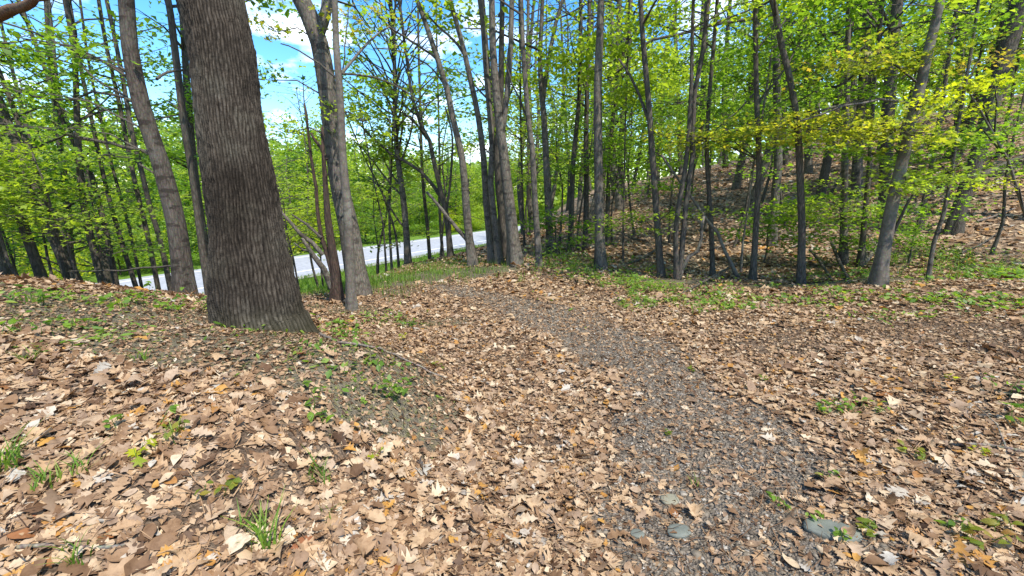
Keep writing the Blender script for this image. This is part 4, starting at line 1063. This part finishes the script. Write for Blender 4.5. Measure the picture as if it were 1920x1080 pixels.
    tree('maple_tree', 'dark slightly crooked trunk on the bank below the bright leaf spray', [(1240,519),(1236,470),(1234,439),(1228,356),(1221,260),(1214,167),(1207,92),(1201,0)], (15,10), 'dark', H=14, group=ctr, sides=16, crown=C(zlo=3.6, nb=21, len=2.4, col='bright'),
         limbs=[([(1219,235),(1205,195),(1190,160),(1171,125),(1160,110)], (6,4), .3, 'dark')],
         sprays=[(1190,418,65,22,170,'bright',.2),(1285,398,45,10,70,'bright',.1),(1240,355,60,20,130,'green',.4)])
    tree('maple_tree', 'black twin-stemmed trunk with a third stem curving out at its foot', [(1269,524),(1267,467),(1269,411),(1278,356),(1287,300),(1292,240),(1296,160),(1298,60),(1300,0)], (12,7), 'dark', H=13, group=ctr, sides=16, crown=C(zlo=3.6, nb=20, len=2.4, col='bright'),
         limbs=[([(1272,515),(1278,480),(1284,411),(1290,356),(1297,290),(1301,194),(1310,139),(1321,70),(1330,-5)], (11,8), .1, 'dark'), ([(1274,522),(1281,503),(1293,481),(1308,470),(1316,445),(1319,405)], (9,5), -.1, 'grey')],
         sprays=[(1290,192,100,16,170,'green',.4),(1330,120,70,20,110,'green',.6)])
    rt = 'trunks of the wood right of the middle'
    tree('maple_tree', 'slim mossy grey trunk between the twin black stems and the leaning pole', [(1336,516),(1334,439),(1329,356),(1325,280),(1330,180),(1338,90),(1345,0)], (11,8), 'dark', H=13, group=rt, crown=C(zlo=3.6, nb=20, len=2.4, col='bright'))
    tree('leaning_pole_tree', 'pale thin pole leaning steeply left across the black twin stems', [(1383,520),(1370,492),(1357,467),(1346,437),(1324,411),(1293,364),(1266,328),(1240,290)], (8,5), 'pale', stop=True, group=rt, cat='leaning tree')
    tree('sapling', 'pale thread thin sapling left of the black pole-straight trunk', [(1389,510),(1393,453),(1404,383),(1412,320)], (5,3), 'pale', Y=8.2, H=4.5, group=rt, cat='sapling', crown=C(zlo=2, nb=10, len=1.2, col='green'))
    tree('maple_tree', 'black pole-straight trunk standing at the crest of the right bank', [(1411,524),(1415,467),(1420,383),(1423,300),(1418,167),(1417,83),(1416,0)], (14,10), 'dark', H=14, group=rt, sides=16, crown=C(zlo=3.4, nb=20, len=2.4, col='bright'),
         sprays=[(1330,262,80,22,260,'yellow',.2),(1250,250,60,14,70,'yellow',.3),(1400,240,80,22,280,'yellow',.1)], limbs=[([(1419,170),(1400,190),(1380,210),(1340,245)],(4,2),.1,'dark'),([(1418,200),(1440,170),(1470,130),(1500,80)],(5,3),.4,'dark')])
    tree('maple_tree', 'broad grey trunk set back on the hillside behind the black straight trunk', [(1446,462),(1450,410),(1455,356),(1459,300),(1458,230),(1456,139),(1450,0)], (20,16), 'grey', H=16, group=rt, sides=18, crown=C(zlo=5, nb=20, len=2.8),
         limbs=[([(1450,28),(1390,38),(1330,48),(1270,65),(1225,75),(1190,100),(1160,135),(1130,150)], (7,3), -1.0, 'dark')])
    tree('maple_tree', 'dark trunk bending left as it rises, in front of the hillside', [(1502,530),(1503,480),(1504,439),(1501,356),(1497,260),(1490,194),(1479,139),(1465,83),(1455,28),(1447,-5)], (16,11), 'dark', H=14, group=rt, sides=16, crown=C(zlo=3.4, nb=20, len=2.6),
         limbs=[([(1500,228),(1540,208),(1580,196),(1640,184),(1700,192)], (5,3), -.2, 'grey')],
         sprays=[(1500,240,70,28,320,'yellow',-.1),(1590,240,70,30,320,'yellow',-.2),(1560,180,80,20,130,'green',0),(1540,130,90,18,130,'olive',.1),(1490,85,80,25,150,'green',.5)])
    tree('pine_tree', 'thick grey trunk up the hillside above the leaf spray', [(1604,385),(1608,300),(1612,240),(1618,150),(1628,0)], (24,18), 'grey', Y=13.5, H=16, group=rt, sides=16, crown=C(zlo=4.5, nb=25, len=2.6))
    tree('maple_tree', 'grey trunk half hidden by the low leaf spray on the hillside', [(1579,510),(1582,450),(1582,400),(1584,300),(1588,180),(1590,60)], (18,12), 'grey', Y=8.6, H=13, group=rt, sides=16, crown=C(zlo=3.4, nb=20, len=2.4, col='bright'),
         sprays=[(1560,395,80,22,260,'bright',-.4),(1620,412,70,22,220,'green',-.4),(1500,385,50,18,110,'bright',-.3),(1600,455,70,18,150,'green',-.3),(1540,350,60,14,100,'bright',-.2)])
    tree('maple_tree', 'slate coloured slim trunk behind the leaning sticks on the bank', [(1614,508),(1617,460),(1620,425),(1626,360),(1632,280),(1640,150)], (14,9), 'dark', Y=8.2, H=13, group=rt, crown=C(zlo=3.6, nb=18, len=2.4))
    tree('maple_tree', 'pale grey trunk leaning right with white lichen spots, nearest on the right', [(1646,536),(1652,495),(1660,453),(1676,369),(1694,295),(1712,217),(1726,160),(1740,97),(1754,42),(1764,-5)], (29,20), 'pale', H=14, sides=22, group=rt,
         crown=C(zlo=4, nb=17, len=2.6), limbs=[([(1672,445),(1686,415),(1700,383),(1712,365)], (6,3), -.1, 'dark'), ([(1700,195),(1680,188),(1650,186),(1620,192),(1580,200),(1540,215),(1500,228)], (5,3), -.2, 'grey')],
         sprays=[(1680,250,70,30,320,'yellow',-.2),(1740,190,60,18,150,'lime',-.3),(1620,118,80,22,190,'olive',0),(1720,100,80,18,170,'olive',.1),(1700,345,60,18,160,'bright',-.1),(1650,290,60,16,110,'green',.2),(1760,60,70,22,140,'green',.4),(1770,280,80,26,200,'green',.6)])
    tree('maple_tree', 'middling dark trunk on the slope right of the lichen spotted trunk', [(1722,440),(1732,383),(1741,345),(1752,280),(1766,200),(1780,100)], (15,10), 'dark', Y=10.5, H=14, group=rt, crown=C(zlo=4, nb=20, len=2.4))
    tree('maple_tree', 'slender grey trunk leaning right in front of the leafy slope', [(1740,524),(1751,455),(1768,405),(1784,328),(1792,260),(1806,180),(1822,90),(1835,0)], (10,7), 'grey', H=11, group=rt, crown=C(zlo=3, nb=12, len=2),
         sprays=[(1790,335,50,10,110,'bright',-.1),(1730,315,50,18,120,'bright',0),(1800,262,80,22,180,'green',.2)])
    tree('hemlock_tree', 'largest black trunk on the right hillside, split into two stems', [(1786,440),(1797,397),(1813,350),(1832,295),(1850,230),(1868,160),(1892,80),(1915,10),(1925,-20)], (34,46), 'dark', H=17, group=rt, sides=20, crown=C(zlo=6, nb=24, len=3, col='green'),
         limbs=[([(1845,270),(1855,190),(1868,140),(1880,90),(1890,30),(1896,-20)], (24,16), .2, 'dark'), ([(1840,330),(1870,315),(1900,300),(1930,290)],(12,6),.2,'dark')])
    tree('sapling', 'pale sapling leaning in from the right edge with yellow green leaves at its tip', [(2010,560),(1960,470),(1920,395),(1907,356),(1890,300),(1865,256),(1840,210),(1812,165)], (11,4), 'pale', Y=6.4, stop=True, group=rt, cat='sapling',
         sprays=[(1810,162,45,12,130,'lime',0),(1865,160,35,10,90,'lime',-.1),(1780,210,60,14,130,'lime',.1),(1895,345,28,9,60,'lime',-.1),(1840,110,50,14,90,'olive',.2),(1880,240,40,16,70,'green',.2)])
    tree('dead_branch_tree', 'dark tree outside the left edge holding a snapped brown limb into view', [(-330,640),(-300,400),(-270,200),(-250,0)], (60,50), 'dark', Y=4.6, H=14, sides=18, crown=C(zlo=6, nb=10, len=3, **SPC),
         limbs=[([(-262,90),(-120,60),(0,28),(40,10),(70,0),(90,-8)], (26,9), -.9, 'brownwood')])

# understory and far wood ------------------------------------------------
def young_tree(name, label, px, Y, hgt, colr, group, blen=1.5, nb=18, zlo=.5, bark='dark', nleaf=10, cat='sapling', size=.085):
    NTREE[0] += 1; rg = np.random.default_rng(3000 + NTREE[0])
    X = (px - 960) / FPX * (Y * CP + .35)
    g = h1(X, Y); loc = np.array([X, Y, g])
    k = 6; t = np.linspace(0, 1, k)
    P = np.stack([rg.normal(0, .05 * hgt) * t ** 2 + np.cumsum(rg.normal(0, .02 * hgt, k)) * (t > 0), rg.normal(0, .05 * hgt) * t ** 2, -.05 + hgt * t], -1)
    R = (.008 + .0055 * hgt) * (1 - .85 * t) + .003
    Ps, Rs = catmull(P, R, .3)
    root = empty(name, loc); tag(root, label, cat, group)
    V, F, T = tube(Ps, Rs, 8, .3, .05, NTREE[0] % 40)
    mk('trunk', V, [F, T], [M[bark]], root, smooth=True)
    s, pts = crown_points(Ps, Rs, zlo * hgt, hgt * .98, nb, blen, rg, nleaf=nleaf, up=(0, 28), flat=.05, prof=lambda f: 1 - .5 * f, crad=.2)
    build_crown(root, s, [(pts, colr, size, STAR if Y < 9 else RHOMB, .38)], rg)

def understory():
    gl = 'leafy saplings at the left behind the mound'
    for px, Y, h_, c, lab in [(-40,6.0,2.7,'bright','leafy sapling at the left edge just behind the mound crest'),(60,6.0,2.5,'bright','bright leafy sapling behind the mound near the left edge'),(150,6.4,2.2,'bright','low bright sapling behind the mound crest left of the road gap'),
                             (215,8.0,2.9,'green','taller sapling behind the row of slim dark trunks'),(110,8.8,4.0,'mid','dark green young tree behind the left trunks'),(20,9.5,4.4,'green','green young tree behind the thick black left edge trunk')]:
        young_tree('sapling', lab, px, Y, h_, c, gl, blen=1.4 if Y < 7 else 1.8, nb=17, zlo=.36)
    g2 = 'layered saplings in the wood beyond the path'
    L2 = 'slim young maple with layered green leaves among the trunks beyond the path'
    for px, Y, h_, c in [(560,11,3.6,'bright'),(600,13.5,4.6,'bright'),(700,15,4.2,'bright'),(990,16,5,'bright'),(1050,13,4.4,'bright'),(1085,11.5,3.6,'green'),(1150,12.5,4.2,'green'),(1190,14,5.6,'green'),(1255,12.5,5.2,'green'),
                         (1320,13.5,5.8,'green'),(1375,11.5,5.0,'green'),(1470,12.5,5.8,'green'),(1420,15,6.8,'green'),(1540,14,6.4,'green'),(1650,13,6.2,'green'),(1740,12.5,6,'green'),(1830,13,6.6,'green'),(1910,12,6,'green'),(1290,18,7,'bright'),(1130,19,6.5,'bright'),(1210,21,7,'bright'),(1560,19,8,'green'),(1380,20,8,'green'),(1720,18,8,'green'),(1860,17,8,'green')]:
        young_tree('sapling', L2, px, Y, h_, c, g2, blen=1.9, nb=22, zlo=.38, nleaf=6)
    for px, Y, h_, c, lab in [(1500,9.2,1.6,'green','knee high leafy sapling on the bank behind the bending dark trunk'),(1700,8.2,1.5,'green','leafy sapling right of the lichen spotted trunk foot'),(1430,9.4,1.3,'green','low sapling behind the black straight trunk'),
                             (1960,7.2,3.6,'green','leafy sapling just beyond the right picture edge'),(1850,8.4,3.6,'green','sapling with layered leaves before the black hillside trunk'),(1050,10,1.0,'green','small bush at the left end of the green bank')]:
        young_tree('sapling', lab, px, Y, h_, c, g2, blen=1.0, nb=12, zlo=.3)

def gap_trees():
    g = 'light young trees before the road'
    for px, Y, h_, lab in [(487,14,7.6,'tall light young tree just right of the big oak, nearer than the road'),(535,17,9.5,'tall young tree between the big oak and the broken dead tree'),(590,19,9.0,'light young tree seen behind the broken dead tree'),(700,17,8.6,'light young tree just right of the two-stemmed grey trees'),(820,20,9.0,'light young tree behind the limb arching up to the left')]:
        young_tree('maple_tree', lab, px, Y, h_, 'bright', g, blen=2.1, nb=34, zlo=.3, nleaf=5, cat='tree')
def proto_tree(name, hgt, rg, colr, blen, nb, zlo, nleaf, size, rad, bark, crad=.42, flat=.22, up=(5, 45), spacing=.6):
    k = 7; t = np.linspace(0, 1, k)
    P = np.stack([np.cumsum(rg.normal(0, .012 * hgt, k)) * (t > 0), np.cumsum(rg.normal(0, .012 * hgt, k)) * (t > 0), -.25 + hgt * t], -1)
    R = rad * (1 - .88 * t) + .01
    Ps, Rs = catmull(P, R, .5)
    root = empty(name, (0, 0, 0))
    V, F, T = tube(Ps, Rs, 9, .35, .06, int(rg.integers(0, 40)))
    mk('trunk', V, [F, T], [M[bark]], root, smooth=True)
    s, pts = crown_points(Ps, Rs, zlo * hgt, hgt * .98, nb, blen, rg, nleaf=nleaf, up=up, flat=flat, crad=crad, spacing=spacing, thin=7.2)
    build_crown(root, s, [(pts, colr, size, RHOMB, .6)], rg)
    return root
def copy_tree(o):
    c = o.copy(); COL.objects.link(c)
    for ch in list(o.children):
        d = ch.copy(); COL.objects.link(d); d.parent = c
    return c

def far_wood():
    rg = np.random.default_rng(77)
    protos = {}
    def place(kind, x, y, sc, label, group, cat='tree'):
        o0 = protos[kind]
        o = o0['o'] if not o0['used'] else copy_tree(o0['o'])
        o0['used'] = True
        o.location = (x, y, h1(x, y)); o.rotation_euler = (0, 0, rg.uniform(0, 2 * PI)); o.scale = (sc, sc, sc * rg.uniform(.92, 1.08))
        tag(o, label, cat, group)
    # kinds: dense bright roadside trees, slender wood trees, shrubs
    for i in range(4):
        r = np.random.default_rng(600 + i)
        protos['road%d' % i] = dict(o=proto_tree('roadside_tree', 8.5 + i * .8, r, ('bright','green','mid','bright')[i], 3.0, 50, .05, 7.5, .19, .11, 'dark'), used=False)
        protos['slim%d' % i] = dict(o=proto_tree('woodland_tree', 14 + i, r, ('green','bright','bright','green')[i], 2.7, 44, .18, 4.6, .145, .14, 'dark' if i % 2 else 'grey'), used=False)
        protos['shrub%d' % i] = dict(o=proto_tree('roadside_shrub', 3.0 + .3 * i, r, ('bright','lime','bright','green')[i], 1.9, 30, .04, 9, .165, .04, 'dark', crad=.3, flat=.15, spacing=.45), used=False)
    def from_px(px, s, l=None):
        return None
    # beyond the road: rows along it
    lab1 = 'bright yellow green leafy tree on the far side of the road'; g1 = 'trees along the far side of the road'
    for row, s in enumerate((12.5, 17, 23, 31)):
        l = -26.0 + row
        while l < 75:
            p = RN + RD * (l + rg.normal(0, .9)) + RNORM * (s + rg.normal(0, 1.0))
            px = 960 + FPX * p[0] / (p[1] * CP + 1) if p[1] > 3 else -999
            gap = 640 < px < 1010
            sc = rg.uniform(.5, 1.12) if gap else rg.uniform(.9, 1.5)
            if gap and row > 2: sc *= .9
            place('road%d' % rg.integers(0, 4), p[0], p[1], sc, lab1, g1)
            l += rg.uniform(4.2, 6.2) + row * .4
    for px, s_, sc in [(470,11,.55),(520,13,.62),(560,10.5,.5),(610,14,.7),(680,11,.5),(715,15,.62),(760,11.5,.48),(800,14,.6),(850,11,.5),(890,15,.62),(930,12,.55),(965,14,.66),(985,11,.5)]:
        d = ray(px, 400)[:2]; k = (RN @ RNORM + s_) / (d @ RNORM); p = d * k
        place('slim%d' % rg.integers(0, 4), p[0], p[1], sc * 1.15, 'slender airy tree standing between the far road edge and the leafy trees', 'slender trees just beyond the road')
    lab2 = 'rounded bright shrub at the far edge of the road'; g2 = 'shrubs along the far edge of the road'
    l = -20.0
    while l < 60:
        p = RN + RD * l + RNORM * (9.6 + rg.normal(0, .5)); place('shrub%d' % rg.integers(0, 4), p[0], p[1], rg.uniform(.7, 1.1), lab2, g2, 'shrub'); l += rg.uniform(2.4, 3.6)
    # the wood ahead and over the hill
    lab3 = 'tall slender tree deep in the wood beyond the path'; g3 = 'distant trees of the wood'
    n = 0; tries = 0; pts = []
    while n < 66 and tries < 4000:
        tries += 1
        a = rg.uniform(-.05, .95); r = rg.uniform(14.5, 48)
        x = r * math.sin(a); y = r * math.cos(a)
        if road_s(x, y) > -6: continue
        if any((x - q[0]) ** 2 + (y - q[1]) ** 2 < (1.3 + .05 * r) ** 2 for q in pts): continue
        pts.append((x, y)); n += 1
        place('slim%d' % rg.integers(0, 4), x, y, rg.uniform(.75, 1.15), lab3, g3)
    # left wood between the mound and the road
    lab4 = 'slender tree in the low wood at the left towards the road'; g4 = 'trees of the low wood at the left'
    n = 0; tries = 0; pts = []
    while n < 15 and tries < 3000:
        tries += 1
        x = rg.uniform(-26, -6); y = rg.uniform(6, 22)
        if road_s(x, y) > -3 or x / y > -.62 or math.hypot(x, y) < 10.5 or -.95 < x / y < -.62: continue
        if any((x - q[0]) ** 2 + (y - q[1]) ** 2 < 1.8 ** 2 for q in pts): continue
        pts.append((x, y)); n += 1
        place('slim%d' % rg.integers(0, 4), x, y, rg.uniform(.6, .95), lab4, g4)
    for k, v in protos.items():
        if not v['used']: print('unused proto', k)
    # far woods that read as one mass closing the view
    Vs = []; rd = []; nb = 0
    n = 60000
    a = rg.uniform(-1.25, 1.15, n); r = rg.uniform(62, 92, n)
    x = r * np.sin(a); y = r * np.cos(a)
    top = 7 + 9 * fbm(a * 7 + 40, r * .07, 21, 3) * np.where((a > -.5) & (a < .06), .62, 1.25)
    z = HT(x, y) + top * rg.uniform(0, 1, n) ** .8
    nm = np.stack([rg.normal(0, .8, n), rg.normal(-.3, .8, n), np.ones(n) * .8], -1)
    V, F = leaves(RHOMB, np.stack([x, y, z], -1), rg.uniform(.5, .95, n), nm, rg, (-.1, .2), (.1, .3))
    o = mk('distant_woodland', V, [F], [M['bright']], rnd=np.repeat(np.clip(rg.normal(.45, .25, n), 0, 1), 2))
    tag(o, 'far green woodland closing the view behind everything', kind='stuff')

# ------------------------------------------------------------------ light, sky, camera
SUN_AZ = math.radians(146)      # from +y towards +x
SUN_EL = math.radians(60)
def lights():
    w = bpy.data.worlds.new('World'); scene.world = w; w.use_nodes = True
    t = w.node_tree; t.nodes.clear()
    out = t.nodes.new('ShaderNodeOutputWorld')
    sky = N(t, 'ShaderNodeTexSky', sky_type='NISHITA'); sky.sun_disc = False; sky.sun_elevation = SUN_EL; sky.sun_rotation = SUN_AZ
    sky.air_density = 1.0; sky.dust_density = .3; sky.ozone_density = 2.0
    co = N(t, 'ShaderNodeTexCoord')
    sepv = N(t, 'ShaderNodeSeparateXYZ'); t.links.new(co.outputs['Generated'], sepv.inputs[0])
    zc = math_(t, 'ADD', math_(t, 'MAXIMUM', sepv.outputs[2], 0), .22)
    dv = N(t, 'ShaderNodeCombineXYZ'); t.links.new(math_(t, 'DIVIDE', sepv.outputs[0], zc), dv.inputs[0]); t.links.new(math_(t, 'DIVIDE', sepv.outputs[1], zc), dv.inputs[1])
    n = N(t, 'ShaderNodeTexNoise'); n.inputs['Scale'].default_value = 2.1; n.inputs['Detail'].default_value = 8; n.inputs['Roughness'].default_value = .55
    t.links.new(dv.outputs[0], n.inputs[0])
    r = ramp(t, [(.52, (0, 0, 0)), (.68, (1, 1, 1))]); t.links.new(n.outputs['Fac'], r.inputs[0])
    hs = N(t, 'ShaderNodeHueSaturation'); hs.inputs['Saturation'].default_value = 1.38; t.links.new(sky.outputs[0], hs.inputs['Color'])
    c = mixc(t, math_(t, 'MULTIPLY', r.outputs[0], .9), hs.outputs[0], (8.5, 8.8, 9.2))
    bg = t.nodes.new('ShaderNodeBackground'); bg.inputs[1].default_value = .15
    t.links.new(c, bg.inputs[0]); t.links.new(bg.outputs[0], out.inputs[0])
    L = bpy.data.lights.new('sun', 'SUN'); L.energy = 3.3; L.angle = math.radians(.53); L.color = (1, .955, .88)
    o = bpy.data.objects.new('sun', L); COL.objects.link(o)
    d = Vector((math.sin(SUN_AZ) * math.cos(SUN_EL), math.cos(SUN_AZ) * math.cos(SUN_EL), math.sin(SUN_EL)))
    o.rotation_euler = d.to_track_quat('Z', 'Y').to_euler()
    o.location = d * 60

def camera():
    c = bpy.data.cameras.new('camera'); c.sensor_width = 36; c.lens = 36 * FPX / 1920; c.clip_end = 2000; c.clip_start = .05
    o = bpy.data.objects.new('camera', c); COL.objects.link(o)
    o.location = (0, 0, CAMZ); o.rotation_euler = (PI / 2 - PITCH, 0, 0)
    scene.camera = o

import time as _t
_t0 = _t.time()
def step(f):
    a = _t.time(); f(); print('%s %.1fs' % (f.__name__, _t.time() - a))
for f in (build_ground, build_road, build_litter, build_gravel, build_groundcover, build_small_plants, build_debris, main_trees, understory, gap_trees, far_wood, lights, camera): step(f)

scene.view_settings.view_transform = 'Standard'
scene.view_settings.look = 'None'
scene.view_settings.exposure = 1.24
scene.view_settings.gamma = 1.0
cy = scene.cycles
cy.max_bounces = 10; cy.diffuse_bounces = 8; cy.glossy_bounces = 2; cy.transmission_bounces = 8; cy.transparent_max_bounces = 4
cy.caustics_reflective = False; cy.caustics_refractive = False
cy.use_denoising = True
cy.sample_clamp_indirect = 6
